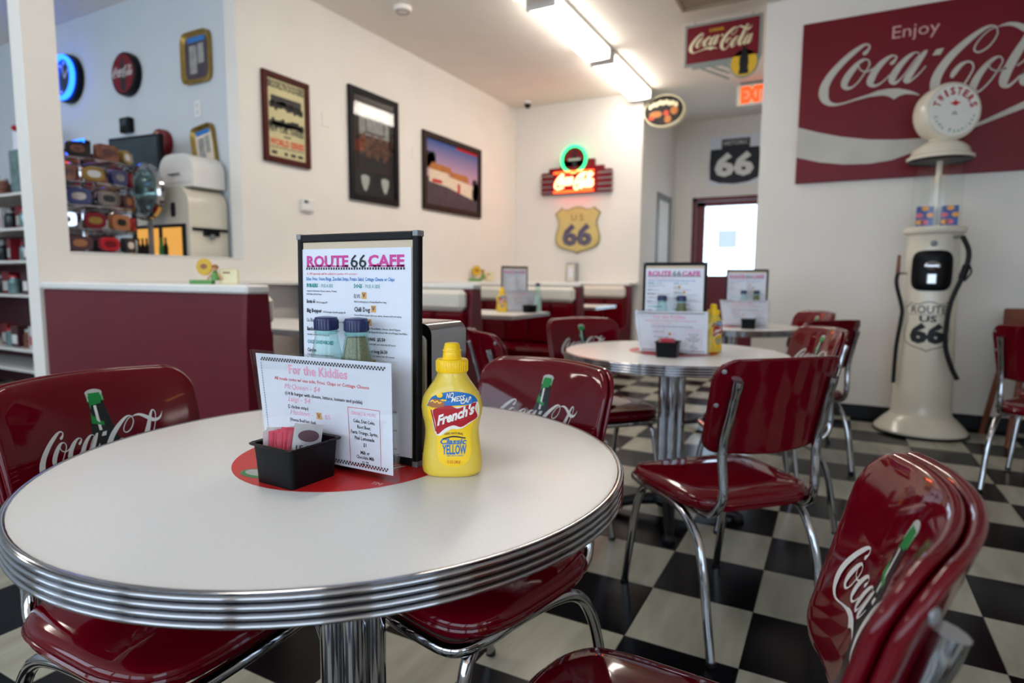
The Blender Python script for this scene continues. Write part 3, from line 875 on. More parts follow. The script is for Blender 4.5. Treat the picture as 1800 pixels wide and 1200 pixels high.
dup(cad, (-.60, 2.485, TZ + .0006), R_(4), 'black plastic sugar caddy on the second round table')
dup(cad, (-.50, 4.225, TZ + .0006), R_(4), 'black plastic sugar caddy on the farthest round table')
def packet(name, m, w, h, puff=.0022):
    mb = MB(); N = 6
    def g(i, j, s):
        a, b = i / N, j / N
        e = math.sin(PI * a) * math.sin(PI * b)
        return ((a - .5) * w, s * (.0004 + puff * e ** .6), b * h)
    for s in (-1, 1):
        mb.add([g(i, j, s) for j in range(N + 1) for i in range(N + 1)], [(j * (N + 1) + i, j * (N + 1) + i + 1, (j + 1) * (N + 1) + i + 1, (j + 1) * (N + 1) + i) for j in range(N) for i in range(N)])
    return mb.build(name, m)
def put_packets(cx, cy, near):
    n = 0
    base = {}
    lst = [('packet_white', 'white sweetener packet standing', 3)] + [('packet_pink', 'pink sweetener packet standing', 9)]
    k = 0
    for m, lb, cnt in lst:
        for _ in range(cnt if near else max(1, cnt // 2)):
            if m not in base:
                o = packet('sweetener_packet', m, .062, .070); base[m] = o
            else:
                o = base[m].copy(); COL.objects.link(o)
            span = .046 if near else .05
            tot = 12 if near else 5
            x = -.032 + span * k / (tot - 1)
            o.location = (cx + x, cy + random.uniform(-.004, .006), TZ + .005)
            o.rotation_euler = (random.uniform(-.05, .05), R_(8 + random.uniform(-6, 8)), R_(82 + random.uniform(-6, 6)))
            tag(o, lb + (' in the caddy on the foreground table' if near else ' in a caddy on a table farther back' ), 'packet', m.split('_')[1] + (' packets, foreground caddy' if near else ' packets, farther caddies'))
            k += 1
    return base
put_packets(-.738, .658, True)
put_packets(-.60, 2.485, False)
def round_pack():
    t = thing('sweetener_packet', 'grey sweetener packet with a plum oval leaning at the caddy corner', 'packet', (-.7060, .646, TZ + .014), R_(70))
    t.rotation_euler = (R_(-5), R_(12), R_(70))
    o = packet('paper_envelope', 'packet_grey', .046, .076, .004); o.parent = t
    f = lambda x, z: (x, -.0010 - .0040 * (max(0, math.sin(PI * (x / .046 + .5))) * max(0, math.sin(PI * z / .076))) ** .6 - .0006, z)
    P2().add(fan(ell(0, .058, .017, .009, 28), 3)).build('oval_print', 'ink_plum', t, fn=f)
    P2().add(text('LE CRO', .0075, 0, .036, .036, 'C', bold=.02)).build('black_lettering', 'black_print', t, fn=f)
round_pack()

def make_shaker(fill):
    t = thing('glass_shaker', '', 'shaker', group='glass shakers with blue lids')
    pr = [(0, 0), (.030, 0), (.033, .004), (.034, .02), (.034, .115), (.0335, .135), (.031, .155), (.0265, .177), (.0215, .200), (.0185, .216), (.0175, .228), (.0175, .232)]
    mb = MB().lathe(pr, 32); mb.build('glass_body', 'green_glass', t)
    lv = .150 if fill == 'salt' else .217
    ip = [(max(0, r - .0025), max(.004, z)) for r, z in pr if z <= lv] 
    ip[0] = (0, .004)
    MB().lathe(ip + [(0, ip[-1][1])], 28).build(fill + '_fill', fill, t)
    mb = MB().lathe([(.0185, .225), (.0195, .226), (.0195, .243), (.0180, .2465), (.008, .248), (0, .248)], 32); mb.build('lid', 'lid_blue', t)
    mb = MB()
    for k in range(24):
        a = 2 * PI * k / 24
        mb.box(-.0006, .0006, -.0006, .0006, .227, .242); mb.tf(Matrix.Translation((.0196 * math.cos(a), .0196 * math.sin(a), 0)), len(mb.v) - 8)
    mb.build('lid_ribs', 'lid_blue', t, smooth=False)
    MB().lathe([(.0180, .218), (.0196, .2195), (.0196, .2235), (.0180, .225)], 32).build('neck_ring', 'green_glass', t)
    return t
sh1 = make_shaker('salt'); sh1.location = (-.760, .756, TZ); sh1['label'] = 'glass shaker with blue lid and pale salt, foreground table'
sh2 = make_shaker('pepper'); sh2.location = (-.693, .756, TZ); sh2['label'] = 'glass shaker with blue lid and brownish pepper, foreground table'
dup(sh1, (-.660, 2.605, TZ), 0, 'glass salt shaker before the menu on the second round table')
dup(sh2, (-.580, 2.612, TZ), 0, 'glass pepper shaker before the menu on the second round table')
dup(sh1, (-.555, 4.365, TZ), 0, 'glass salt shaker before the menu on the farthest round table')
dup(sh2, (-.475, 4.372, TZ), 0, 'glass pepper shaker before the menu on the farthest round table')

def make_napkins():
    t = thing('napkin_dispenser', '', 'napkin holder', group='chrome napkin dispensers')
    def arch(w, h, r, n=6):
        q = [(-w, 0)]
        for k in range(n + 1): a = PI - PI / 2 * k / n; q.append((-w + r + r * math.cos(a), h - r + r * math.sin(a)))
        for k in range(n + 1): a = PI / 2 - PI / 2 * k / n; q.append((w - r + r * math.cos(a), h - r + r * math.sin(a)))
        return q + [(w, 0)]
    MB().prism(arch(.062, .235, .02), -.055, .055).build('shell', 'chrome', t, ang=50)
    for y0, y1 in ((-.058, -.055), (.055, .058)):
        MB().prism(arch(.050, .215, .012), y0, y1).build('face_plate', 'cream_vinyl', t, ang=50)
        MB().box(-.028, .028, y0 - .001 if y0 < 0 else y0, y1 if y0 < 0 else y1 + .001, .06, .175, .0004).build('napkin_stack', 'paper', t, smooth=False)
    MB().box(-.066, .066, -.062, .062, 0, .008, .003).build('base', 'chrome', t, smooth=False)
    return t
nd = make_napkins(); nd.location = (-.672, .905, TZ); nd.rotation_euler = (0, 0, R_(0)); nd['label'] = 'chrome napkin dispenser peeking out behind the menu on the foreground table'
dup(nd, (-.64, 2.80, TZ), R_(6), 'chrome napkin dispenser behind the menu on the second round table')
dup(nd, (-2.93, 7.083, 1.026), R_(0), 'small grey napkin dispenser on the ledge under the tan shield sign')

U_ = .2115 / 1090
MPROF = [(0, 185), (6, 215), (30, 240), (70, 248), (150, 246), (250, 232), (330, 222), (390, 220), (450, 230), (510, 245), (570, 250), (630, 243), (680, 222), (730, 188), (780, 152), (830, 124), (850, 119), (862, 118)]
def must_hw(z):
    z /= U_
    for (a, h0), (b, h1) in zip(MPROF, MPROF[1:]):
        if a <= z <= b: return (h0 + (h1 - h0) * (z - a) / (b - a)) * U_
    return MPROF[-1][1] * U_
def make_mustard():
    t = thing('mustard_bottle', '', 'bottle', group='yellow mustard squeeze bottles')
    n = 40
    dep = lambda z: .60 + .40 * max(0, min(1, (z / U_ - 640) / 200))
    loops = []
    pz = [p[0] for p in cr([(a, b) for a, b in MPROF], 3)]
    for z in pz:
        hw = must_hw(z * U_); e = 2.6 - .6 * max(0, min(1, (z - 640) / 200))
        q = []
        for k in range(n):
            a = 2 * PI * k / n; c, s = math.cos(a), math.sin(a)
            q.append((abs(c) ** (2 / e) * (1 if c >= 0 else -1) * hw, abs(s) ** (2 / e) * (1 if s >= 0 else -1) * hw * dep(z * U_), z * U_))
        loops.append(q)
    body = MB().rings(loops).build('bottle_body', 'mustard', t, ang=70)
    z0 = 855 * U_
    cp = [(0, z0), (128 * U_, z0), (131 * U_, z0 + 8 * U_), (131 * U_, z0 + 92 * U_), (122 * U_, z0 + 104 * U_), (84 * U_, z0 + 106 * U_), (78 * U_, z0 + 112 * U_), (72 * U_, z0 + 165 * U_), (77 * U_, z0 + 170 * U_), (76 * U_, z0 + 178 * U_), (69 * U_, z0 + 182 * U_), (60 * U_, z0 + 226 * U_), (52 * U_, z0 + 235 * U_), (0, z0 + 235 * U_)]
    MB().lathe(cp, 36).build('cap', 'cap_yellow', t, ang=40)
    mb = MB()
    for k in range(40):
        a = 2 * PI * k / 40
        mb.box(-.0004, .0004, -.0004, .0004, z0 + 10 * U_, z0 + 88 * U_); mb.tf(Matrix.Translation((131 * U_ * math.cos(a), 131 * U_ * math.sin(a), 0)), len(mb.v) - 8)
    mb.build('cap_ribs', 'cap_yellow', t, smooth=False)
    def fn(o):
        def f(x, z):
            X, Z = (x - 300) * U_, (1150 - z) * U_
            hw = must_hw(Z); e = 2.6 - .6 * max(0, min(1, (Z / U_ - 640) / 200))
            d = hw * dep(Z) * max(0, 1 - abs(X / hw) ** e) ** (1 / e)
            return (X, -d - o, Z)
        return f
    # label shapes in photo-like units: x 0..600, z down from the cap
    yel = cr([(112, 560), (140, 490), (230, 445), (330, 434), (430, 450), (490, 480), (512, 540), (505, 640), (470, 720), (458, 800), (462, 940), (440, 1005), (380, 1045), (320, 1053), (250, 1040), (200, 1000), (183, 930), (184, 800), (150, 700), (118, 640)], 3, True)
    P2().add(fan(yel, 8, (318, 740))).build('label', 'label_yellow', body, fn=fn(.0004))
    blue = cr([(118, 560), (112, 545), (150, 482), (240, 446), (330, 436), (430, 452), (488, 482), (510, 535), (430, 545), (330, 550), (240, 558)], 3, True)
    P2().add(fan(blue, 5, (315, 505))).build('blue_band', 'label_blue', body, fn=fn(.0008))
    P2().add(fan(cr([(150, 590), (300, 566), (420, 552), (512, 528), (524, 640), (480, 680), (380, 742), (300, 745), (182, 800), (140, 600)], 3, True), 5, (330, 650))).build('white_shadow', 'label_white', body, fn=fn(.0010))
    flag = cr([(155, 590), (220, 562), (290, 548), (350, 572), (420, 552), (500, 530), (490, 580), (512, 650), (450, 690), (380, 728), (320, 712), (250, 740), (186, 790), (175, 690)], 3, True)
    P2().add(fan(flag, 6, (330, 645))).build('red_flag', 'label_red', body, fn=fn(.0014))
    P2().add(ribbon([(140, 585, 10), (160, 680, 10), (176, 765, 8)], 4)).build('flag_pole', 'label_red', body, fn=fn(.0016))
    def arc_text(s, h, x0, z0, w, slope, curve=0, **k):
        vs, fs = text(s, h, 0, 0, w, **k)
        return [(x0 + x, z0 - z - slope * x - curve * 4 * (x / w) * (1 - x / w)) for x, z in vs], fs
    p = P2().add(arc_text('French\'s', 78, 188, 715, 300, .34, 0, bold=.045, shear=.22))
    p.add(arc_text('NO', 44, 262, 492, 62, .12, bold=.02, shear=.3)).add(arc_text('MESS', 42, 302, 520, 112, .12, bold=.02, shear=.3)).add(arc_text('CAP', 42, 378, 538, 84, .22, bold=.02, shear=.3))
    p.build('white_lettering', 'label_white', body, fn=fn(.0019), fine=24)
    p = P2().add(arc_text('Classic', 44, 212, 868, 212, 0, 0, bold=.035, shear=.2)).add(arc_text('YELLOW', 72, 228, 948, 196, 0, 0, bold=.03)).add(arc_text('MUSTARD', 9, 268, 966, 130, 0, 0, bold=.02))
    p.build('blue_lettering', 'label_blue', body, fn=fn(.0009), fine=24)
    P2().add(arc_text('100% NATURAL', 17, 248, 797, 150, 0, 10, bold=.015)).add(ribbon([(232, 826, 10), (320, 806, 12), (416, 822, 10)], 5)).build('black_lettering', 'black_print', body, fn=fn(.0009), fine=24)
    P2().add(arc_text('12 OZ. (340 g)', 22, 270, 1018, 104, 0, -4, bold=.01)).add(arc_text('Since 1904', 14, 372, 678, 88, .34, 0, bold=.02)).build('red_lettering', 'poster_red', body, fn=fn(.0018), fine=24)
    P2().add(fan(cr([(116, 545), (150, 500), (215, 505), (250, 535), (235, 558), (180, 568), (130, 562)], 3, True), 3)).build('hot_dog_print', 'label_brown', body, fn=fn(.0012))
    P2().add(ribbon([(135, 522, 8), (155, 510, 8), (170, 526, 8), (190, 514, 8), (205, 530, 8), (225, 522, 8)], 3)).add(fan(ell(210, 465, 26, 22, 16), 2)).build('mustard_swirl_print', 'label_yellow', body, fn=fn(.0016))
    return t
mu = make_mustard()
mu.location = (-.534, .799, TZ); mu.rotation_euler = (0, 0, R_(30))
mu['label'] = 'yellow mustard squeeze bottle on the foreground table beside the menu'
dup(mu, (-.468, 2.735, TZ), R_(60), 'yellow mustard squeeze bottle beside the menu on the second round table')
dup(mu, (-2.50, 4.50, .776), R_(30), 'yellow mustard squeeze bottle on a booth table')

# ------------------------------------------------------------------ booths along the left wall
BX0, BX1 = XL + .135, -2.14
def bench(y, sides, label, panel_back=False):
    """back wall of a booth at y with a seat on each given side (+1 faces +y)"""
    t = thing('booth_bench', label, 'booth bench', (0, y, 0), group='red booth benches')
    th = .045
    MB().box(XL + .014, BX1 - .02, -th, th, .0, .985, .006).build('back_panel', 'red_laminate', t, smooth=False)
    MB().box(XL + .004 if y < 1.8 else BX0 - .005, BX1 + .008, -th - .012, th + .012, .985, 1.022, .008).build('top_cap', 'white_trim', t, smooth=False)
    for s in sides:
        def B(x0, x1, a, b, z0, z1, bv): 
            q = sorted((s * a, s * b)); return MB().box(x0, x1, q[0], q[1], z0, z1, bv)
        B(BX0, BX1 - .03, th, .52, 0, .30, .004).build('base', 'red_laminate', t, smooth=False)
        B(BX0, BX1 - .03, th + .002, .55, .302, .44, .03).build('seat_cushion', 'red_vinyl', t)
        n = 6; w = (BX1 - .03 - BX0) / n
        for k in range(n):
            B(BX0 + k * w + .002, BX0 + (k + 1) * w - .002, th, th + .07, .445, .835, .018).build('back_channel', 'red_vinyl', t)
        B(BX0, BX1 - .03, th, th + .085, .838, .982, .03).build('upper_roll', 'cream_vinyl', t)
    e = -.5 if -1 in sides else -th - .004
    f = .5 if 1 in sides else th + .004
    pr = [(-th - .006, 1.0), (th + .006, 1.0), (th + .03, .80), (th + .03, .48)]
    pts = [(th + .008, .984), (th + .02, .80)]
    pts += [(th + .05, .52), (f, .46), (f, 0)] if 1 in sides else [(th + .02, 0)]
    pts += ([(e, 0), (e, .46), (-th - .05, .52)] if -1 in sides else [(-th - .02, 0)]) + [(-th - .02, .80), (-th - .008, .984)]
    mb = MB().prism(pts, 0, .028); mb.v = [(BX1 - .025 + y_, x_, z_) for x_, y_, z_ in mb.v]
    mb.build('end_panel', 'red_laminate', t, smooth=False)
    return t
bench(1.745, (1,), 'booth bench with flat dark red back and white cap, directly behind the near left chair')
bench(3.50, (-1, 1), 'double booth bench with cream roll, just behind the mustard bottle')
bench(5.41, (-1, 1), 'double booth bench with cream roll, third from the camera')
bench(7.03 - .08, (-1,), 'booth bench against the far wall under the neon sign')
def booth_table(y, label, group='booth tables'):
    t = thing('booth_table', label, 'table', (0, y, 0), group=group)
    MB().box(BX0 + .02, BX1 - .02, -.33, .33, .745, .775, .004).build('tabletop', 'white_laminate', t, smooth=False)
    mb = MB()
    for z in (.749, .757, .765, .772):
        mb.tube([(BX0 + .02, -.333, z), (BX1 - .03, -.333, z), (BX1 - .018, -.321, z), (BX1 - .018, .321, z), (BX1 - .03, .333, z), (BX0 + .02, .333, z)], .0045, 8)
    mb.build('edge_band', 'brushed_chrome', t)
    MB().lathe([(0, 0), (.24, 0), (.23, .02), (.06, .05), (.045, .08), (.045, .745), (0, .745)], 28, ((BX0 + BX1) / 2 + .2, 0, 0)).build('pedestal', 'black_rubber', t)
booth_table(2.62, 'white booth table behind the near menu, in the first booth')
booth_table(4.40, 'white booth table with chrome edge carrying a mustard bottle')
booth_table(6.17, 'white booth table with chrome edge in the last booth before the far wall')
# a small set on the middle booth table
dup(menu, (-2.46, 4.66, .776), R_(62), 'black-bound cafe menu board on a booth table, seen from the side')
dup(km, (-2.36, 4.58, .776), R_(62), "white children's menu card in a clear holder on a booth table")
dup(sh1, (-2.24, 4.66, .775), 0, 'glass salt shaker on a booth table')
o = dup(cad, (-2.265, 4.56, .7752), R_(62), 'small red-filled sugar caddy on a booth table')

# ------------------------------------------------------------------ pictures and fittings on the left wall (u along y, facing +x)
def on_left(y, z, out=.0):
    # local x -> +y world, local -y (front) -> +x world
    return Matrix.Translation((XL + out, y, z)) @ Matrix.Rotation(PI / 2, 4, 'Z')
def on_far(x, z, Y, out=0): return Matrix.Translation((x, Y - out, z))
def frame(t, w, h, bw, m, d=.03, part='frame'):
    w /= 2; h /= 2
    mb = MB().box(-w, -w + bw, -d, 0, -h, h, .004).box(w - bw, w, -d, 0, -h, h, .004).box(-w + bw, w - bw, -d, 0, -h, -h + bw, .004).box(-w + bw, w - bw, -d, 0, h - bw, h, .004)
    return mb.build(part, m, t, smooth=False)
def place(t, mtx): t.matrix_world = mtx
# poster
t = thing('framed_poster', 'mahogany framed yellowed sports poster, nearest the pass-through', 'poster')
W, H = .445, .65
frame(t, W, H, .042, 'frame_mahogany')
pg = MB().box(-W / 2 + .04, W / 2 - .04, -.012, -.004, -H / 2 + .04, H / 2 - .04).build('poster_sheet', 'poster_paper', t, smooth=False)
p = P2().add(text("BROOKLYN DODGERS", .050, 0, .218, .345, 'C', bold=.04)).add(text('NEW YORK YANKEES', .048, 0, -.098, .33, 'C', bold=.04)).add(rect(-.035, .035, -.128, -.118)).add(rect(-.165, .165, -.214, -.208))
for a, b in ((-.15, -.10), (-.03, .0), (.03, .08), (.10, .15)): p.add(rect(a, b, -.262, -.238))
for z, a, b in ((.09, -.145, .145), (-.035, -.15, .15)):
    for k in range(14):
        q = a + (b - a) * k / 13
        p.add(fan(ell(q, z + random.uniform(-.01, .02), .018, .028, 8), 1))
p.add(rect(-.145, .145, .105, .165)).add(rect(-.145, .145, -.05, -.025))
p.build('black_print', 'poster_ink', pg, y=-.0128)
P2().add(text('WORLD SERIES', .045, 0, -.195, .33, 'C', bold=.04)).build('red_print', 'poster_red', pg, y=-.0128)
place(t, on_left(3.394, 2.238))
# band photograph with two medallions
t = thing('framed_photograph', 'tall black framed group photograph with two pale medallions below', 'picture')
W, H = .665, .965
frame(t, W, H, .055, 'frame_black')
MB().box(-W / 2 + .05, W / 2 - .05, -.010, -.004, -H / 2 + .05, H / 2 - .05).build('mat_board', 'frame_black', t, smooth=False)
ph = MB().box(-.205, .205, -.013, -.0105, -.195, .365).build('photograph', 'photo_dark', t, smooth=False)
P2().add(rect(-.20, .20, .10, .36)).build('pale_wall_print', 'photo_grey', ph, y=-.0135)
p = P2().add(rect(-.12, .14, .12, .27))
p.build('board_print', 'photo_dark', ph, y=-.0139)
P2().add(rect(-.105, .125, .135, .255)).build('board_sheet_print', 'photo_grey', ph, y=-.0142)
p = P2()
for k in range(11): p.add(fan(ell(-.17 + k * .034, .07 + .03 * math.sin(k * 1.9), .020, .030, 10), 1)); p.add(fan(ell(-.17 + k * .034, -.01 + .03 * math.sin(k * 1.9), .026, .07, 10), 1))
p.build('crowd_print', 'photo_crowd', ph, y=-.0140)
mb = MB().box(-.215, -.207, -.015, -.010, -.205, .375).box(.207, .215, -.015, -.010, -.205, .375).box(-.207, .207, -.015, -.010, -.205, -.197).box(-.207, .207, -.015, -.010, .367, .375)
mb.build('inner_fillet', 'frame_mahogany', t, smooth=False)
for x in (-.13, .14):
    P2().add(fan([(x + a * .055, -.315 + b * .07) for a, b in ((-1, .8), (0, 1), (1, .8), (.9, 0), (.4, -.8), (0, -1.1), (-.4, -.8), (-.9, 0))], 2)).build('medallion', 'print_silver', t, y=-.0125)
MB().box(-W / 2 + .054, W / 2 - .054, -.019, -.0175, -H / 2 + .054, H / 2 - .054).build('glazing', 'clear_glass', t, smooth=False)
place(t, on_left(4.393, 2.217))
# landscape photograph
t = thing('framed_photograph', 'dark framed colour photograph of a roadside house under blue dusk sky', 'picture')
W, H = 1.135, .785
frame(t, W, H, .06, 'frame_dark')
MB().box(-W / 2 + .055, W / 2 - .055, -.010, -.004, -.05, H / 2 - .055).build('sky_print', 'photo_sky', t, smooth=False)
MB().box(-W / 2 + .055, W / 2 - .055, -.010, -.004, -H / 2 + .055, -.05).build('road_print', 'photo_road', t, smooth=False)
p = P2().add(ngon([(-.45, -.10), (-.12, -.12), (-.12, .03), (-.45, .03)])).add(ngon([(-.12, -.12), (.40, -.20), (.40, -.05), (-.12, .0)]))
p.build('house_print', 'photo_house', t, y=-.0110)
P2().add(ngon([(-.47, .03), (-.02, .02), (-.06, .09), (-.40, .10)])).add(ngon([(-.08, -.01), (.32, -.03), (.28, .05), (-.04, .05)])).build('roof_print', 'photo_roof', t, y=-.0116)
p = P2()
for k in range(9): p.add(fan(ell(-.47 + .03 * (k % 4), .08 + .04 * (k // 3), .05, .05, 9), 1))
for k in range(7): p.add(fan(ell(.44 + .02 * (k % 3), -.16 + .05 * (k // 2), .06, .05, 9), 1))
p.build('tree_print', 'photo_tree', t, y=-.0114)
P2().add(rect(.06, .5, .305, .335)).add(rect(-.40, -.22, -.10, -.065)).add(rect(.08, .13, -.16, -.06)).build('red_print', 'photo_red', t, y=-.0120)
place(t, on_left(5.682, 2.155))
# thermostat and blank plates
t = thing('thermostat', 'small white thermostat box on the wall under the sports poster', 'thermostat')
MB().box(-.06, .06, -.03, 0, -.05, .05, .006).build('case', 'white_trim', t, smooth=False)
MB().box(-.045, -.005, -.032, -.03, .015, .035).build('display', 'screen', t, smooth=False)
MB().box(-.05, .05, -.033, -.03, -.035, -.005, .001).build('flap', 'white_trim', t, smooth=False)
place(t, on_left(3.575, 1.627))
for lb, y, z in (('blank white switch plate between the poster and the tall photograph', 3.80, 2.345), ('blank white switch plate between the two framed photographs', 4.99, 2.285)):
    t = thing('switch_plate', lb, 'wall plate', group='blank wall plates')
    MB().box(-.035, .035, -.006, 0, -.058, .058, .002).build('plate', 'wall_paint', t, smooth=False)
    for z_ in (-.03, .03): MB().lathe([(0, 0), (.004, 0), (.003, .0015), (0, .002)], 8).build('screw', 'white_trim', t, mtx=Matrix.Translation((0, -.006, z_)) @ Matrix.Rotation(PI / 2, 4, 'X'))
    place(t, on_left(y, z))
t = thing('security_camera', 'small black dome camera in the far ceiling corner', 'camera', (-3.50, 6.93, ZC))
MB().lathe([(0, 0), (.05, 0), (.05, -.02), (.045, -.025), (0, -.025)], 20).build('mount', 'white_trim', t)
MB().lathe([(.042, -.02), (.042, -.035), (.036, -.055), (.02, -.072), (0, -.078)], 20).build('dome', 'black_plastic', t)
t = thing('ceiling_patch', 'tan square framed patch on the ceiling near the hanging soda sign', 'patch', (-.86, 4.86, ZC))  # framed tan rectangle for a darker patch of ceiling
mb = MB().box(-.37, .37, -.34, -.31, -.022, 0, .003).box(-.37, .37, .31, .34, -.022, 0, .003).box(-.37, -.34, -.31, .31, -.022, 0, .003).box(.34, .37, -.31, .31, -.022, 0, .003)
mb.build('frame', 'patch_tan', t, smooth=False)
MB().box(-.34, .34, -.31, .31, -.012, 0).build('panel', 'patch_tan', t, smooth=False)
t = thing('smoke_detector', 'round off-white smoke detector on the ceiling', 'smoke detector', (-3.22, 4.12, ZC))
MB().lathe([(0, 0), (.075, 0), (.075, -.015), (.065, -.032), (.03, -.038), (0, -.038)], 28).build('body', 'ceiling_paint', t)
MB().lathe([(.045, -.035), (.05, -.04), (.055, -.035)], 28).build('vent_ring', 'grey_metal', t)

# ------------------------------------------------------------------ signs on the far wall
t = thing('neon_sign', 'stepped red neon soda sign with green ring glowing on the far wall', 'neon sign')
W = .46
MB().box(-W, W, -.07, 0, -.135, .135, .006).build('case', 'sign_red', t, smooth=False)
for k in range(4):
    z = -.105 + k * .066
    for s in (-1, 1):
        MB().box(min(s * .29, s * .472), max(s * .29, s * .472), -.078, 0, z - .010, z + .012, .004).build('chrome_fin', 'brushed_chrome', t, smooth=False)
MB().box(-.36, .36, -.06, 0, .135, .185, .005).build('step', 'sign_red', t, smooth=False)
MB().box(-.20, .24, -.055, 0, .185, .27, .005).build('step', 'sign_red', t, smooth=False)
MB().box(-.29, .27, -.082, -.07, -.118, .120, .002).build('face_panel', 'red_laminate', t, smooth=False)
lg = MB()
k_ = .50 / 1000
for st in LOGO_S:
    pts = [(-.25 + a * k_, -.105, -.095 + (b * 1.25 + .02 * a) * k_ * .9) for a, b, c in st]
    lg.tube(cr(pts, 2), .013, 6)
lg.build('script_tube', 'neon_cream', t)
for z in (-.112, .118): MB().tube([(-.27, -.10, z), (.25, -.10, z)], .010, 8).build('red_tube', 'neon_red', t)
MB().lathe([(0, 0), (.155, 0), (.155, .055), (0, .055)], 40).build('ring_drum', 'sign_red', t, mtx=Matrix.Translation((-.02, 0, .275)) @ Matrix.Rotation(PI / 2, 4, 'X'))
MB().tube([(-.02 + .158 * math.cos(2 * PI * q / 48), -.075, .275 + .158 * math.sin(2 * PI * q / 48)) for q in range(48)], .016, 10, closed=True).build('green_tube', 'neon_green', t)
bo = [(-.016, .10), (.016, .10), (.018, .06), (.034, .02), (.034, -.04), (.028, -.06), (.036, -.115), (-.036, -.115), (-.028, -.06), (-.034, -.04), (-.034, .02), (-.018, .06)]
P2().add(fan(bo, 2), -.02, .275).build('bottle_print', 'print_bottle', t, y=-.0565)
P2().add(rect(-.10, .06, .262, .288)).build('pale_band_print', 'print_silver', t, y=-.0575)
place(t, on_far(-2.913, 2.245, YF))
t = thing('route_shield_sign', 'tan metal US 66 shield on the far wall under the neon sign', 'sign')
sw, sh = .60, .585
MB().prism(shield_poly(sw, sh), -.02, 0).build('plate', 'shield_edge', t, smooth=False)
MB().prism([(x * .93, .02 + z * .935) for x, z in shield_poly(sw, sh)], -.026, -.018).build('face', 'shield_tan', t, smooth=False)
p = P2().add(text('U S', .075, 0, .41, .155, 'C', bold=.01)); p.build('small_lettering', 'figure_brown', t, y=-.0268)
p = P2().add(text('66', .235, 0, .115, .40, 'C', bold=.05)); p.build('numerals', 'shield_ink', t, y=-.0268)
dm = MB()
for sx in (-.105, .105):
    for k in range(14):
        a = 2 * PI * k / 14
        dm.lathe([(.006, 0), (.004, .004), (0, .005)], 6); dm.tf(Matrix.Translation((sx + .062 * math.cos(a), -.027, .185 + .066 * math.sin(a))) @ Matrix.Rotation(PI / 2, 4, 'X'), len(dm.v) - 18)
dm.build('reflector_studs', 'print_silver', t)
place(t, on_far(-2.893, 1.372, YF))
# oval sign on a bracket at the wall corner
t = thing('oval_sign', 'oval dark food sign with orange pictures on a bracket at the wall corner', 'sign')
def disc(rx, rz, y0, y1, n=40): return MB().prism(ell(0, 0, rx, rz, n), y0, y1)
disc(.235, .178, -.05, .05).build('case', 'sign_cream', t, ang=40)
disc(.222, .165, -.054, -.049).build('face', 'photo_dark', t, ang=40)
p = P2()
for k in range(9): p.add(fan(ell(-.155 + .037 * k, .055 + .03 * math.sin(k * .4) + .008 * (k % 2), .020, .030, 12), 1))
p.build('cream_script_print', 'sign_cream', t, y=-.0548)
P2().add(fan(ell(-.09, -.035, .075, .036, 14), 1)).add(fan(ell(.12, -.01, .045, .045, 14), 1)).add(fan(ell(.05, -.10, .04, .045, 14), 1)).build('orange_print', 'photo_roof', t, y=-.0548)
P2().add(fan(ell(.03, -.03, .03, .03, 12), 1)).add(fan(ell(-.14, -.075, .035, .02, 12), 1)).build('red_print', 'poster_red', t, y=-.0552)
MB().tube([(-.215, 0, .0), (-.252, 0, 0)], .014, 8).build('bracket', 'black_plastic', t)
place(t, Matrix.Translation((-1.864, 7.20, 2.985)))
# hanging soda sign with yellow disc
t = thing('hanging_sign', 'red hanging soda sign with yellow bottle disc near the ceiling', 'sign')
MB().box(-.02, .61, .0, .022, -.02, .325, .003).build('backing', 'sign_grey', t, smooth=False)
MB().box(0, .585, -.006, .0, .0, .30, .002).build('face', 'sign_red', t, smooth=False)
script_logo(.035, .07, .50, 4, 1.25, .02).build('script_print', 'sign_cream', t, y=-.0068)
P2().add(text('DRINK', .026, .19, .235, .12, bold=.01)).build('small_lettering', 'sign_yellow', t, y=-.0068)
for a, b in (((.08, -.02), (.36, -.165)), ((.16, -.02), (.36, -.115)), ((.25, -.02), (.38, -.075))):
    MB().tube([(a[0], .012, a[1]), (b[0], .012, b[1])], .009, 8).build('scroll_bar', 'sign_grey', t)
MB().box(.05, .60, .004, .02, -.045, -.02).build('rail', 'sign_grey', t, smooth=False)
MB().prism(ell(.475, -.055, .115, .118, 36), .001, .02).build('disc_rim', 'sign_grey', t, ang=40)
MB().prism(ell(.475, -.055, .103, .106, 36), -.006, .002).build('yellow_disc', 'sign_yellow', t, ang=40)
bo = [(-.010, .125), (.010, .125), (.012, .09), (.016, .07), (.027, .03), (.028, -.02), (.024, -.05), (.030, -.085), (.030, -.10), (-.030, -.10), (-.030, -.085), (-.024, -.05), (-.028, -.02), (-.027, .03), (-.016, .07), (-.012, .09)]
P2().add(fan([(x_ * 1.3, z_) for x_, z_ in bo], 2, (0, 0)), .475, -.045).build('bottle_print', 'print_bottle', t, y=-.0075)
for x in (.06, .53): MB().tube([(x, .011, .325), (x, .011, .41)], .004, 6).build('hanger', 'grey_metal', t)
place(t, Matrix.Translation((-1.243, 5.46, 2.885)) @ Matrix.Scale(.985, 4))
for c in t.children:
    pass
# exit sign
t = thing('exit_sign', 'illuminated EXIT sign with orange letters hanging in the hallway', 'exit sign')
MB().box(0, .36, 0, .05, 0, .22, .004).build('case', 'white_trim', t, smooth=False)
MB().box(.02, .34, -.003, .001, .015, .205, .001).build('front_panel', 'sign_cream', t, smooth=False)
P2().add(text('EXIT', .15, .045, .035, .28, bold=.07)).build('lettering', 'exit_glow', t, y=-.004)
MB().box(.03, .30, .015, .035, .22, .25).build('canopy', 'grey_metal', t, smooth=False)
place(t, Matrix.Translation((-1.10, 7.32, 2.93 + .05)))
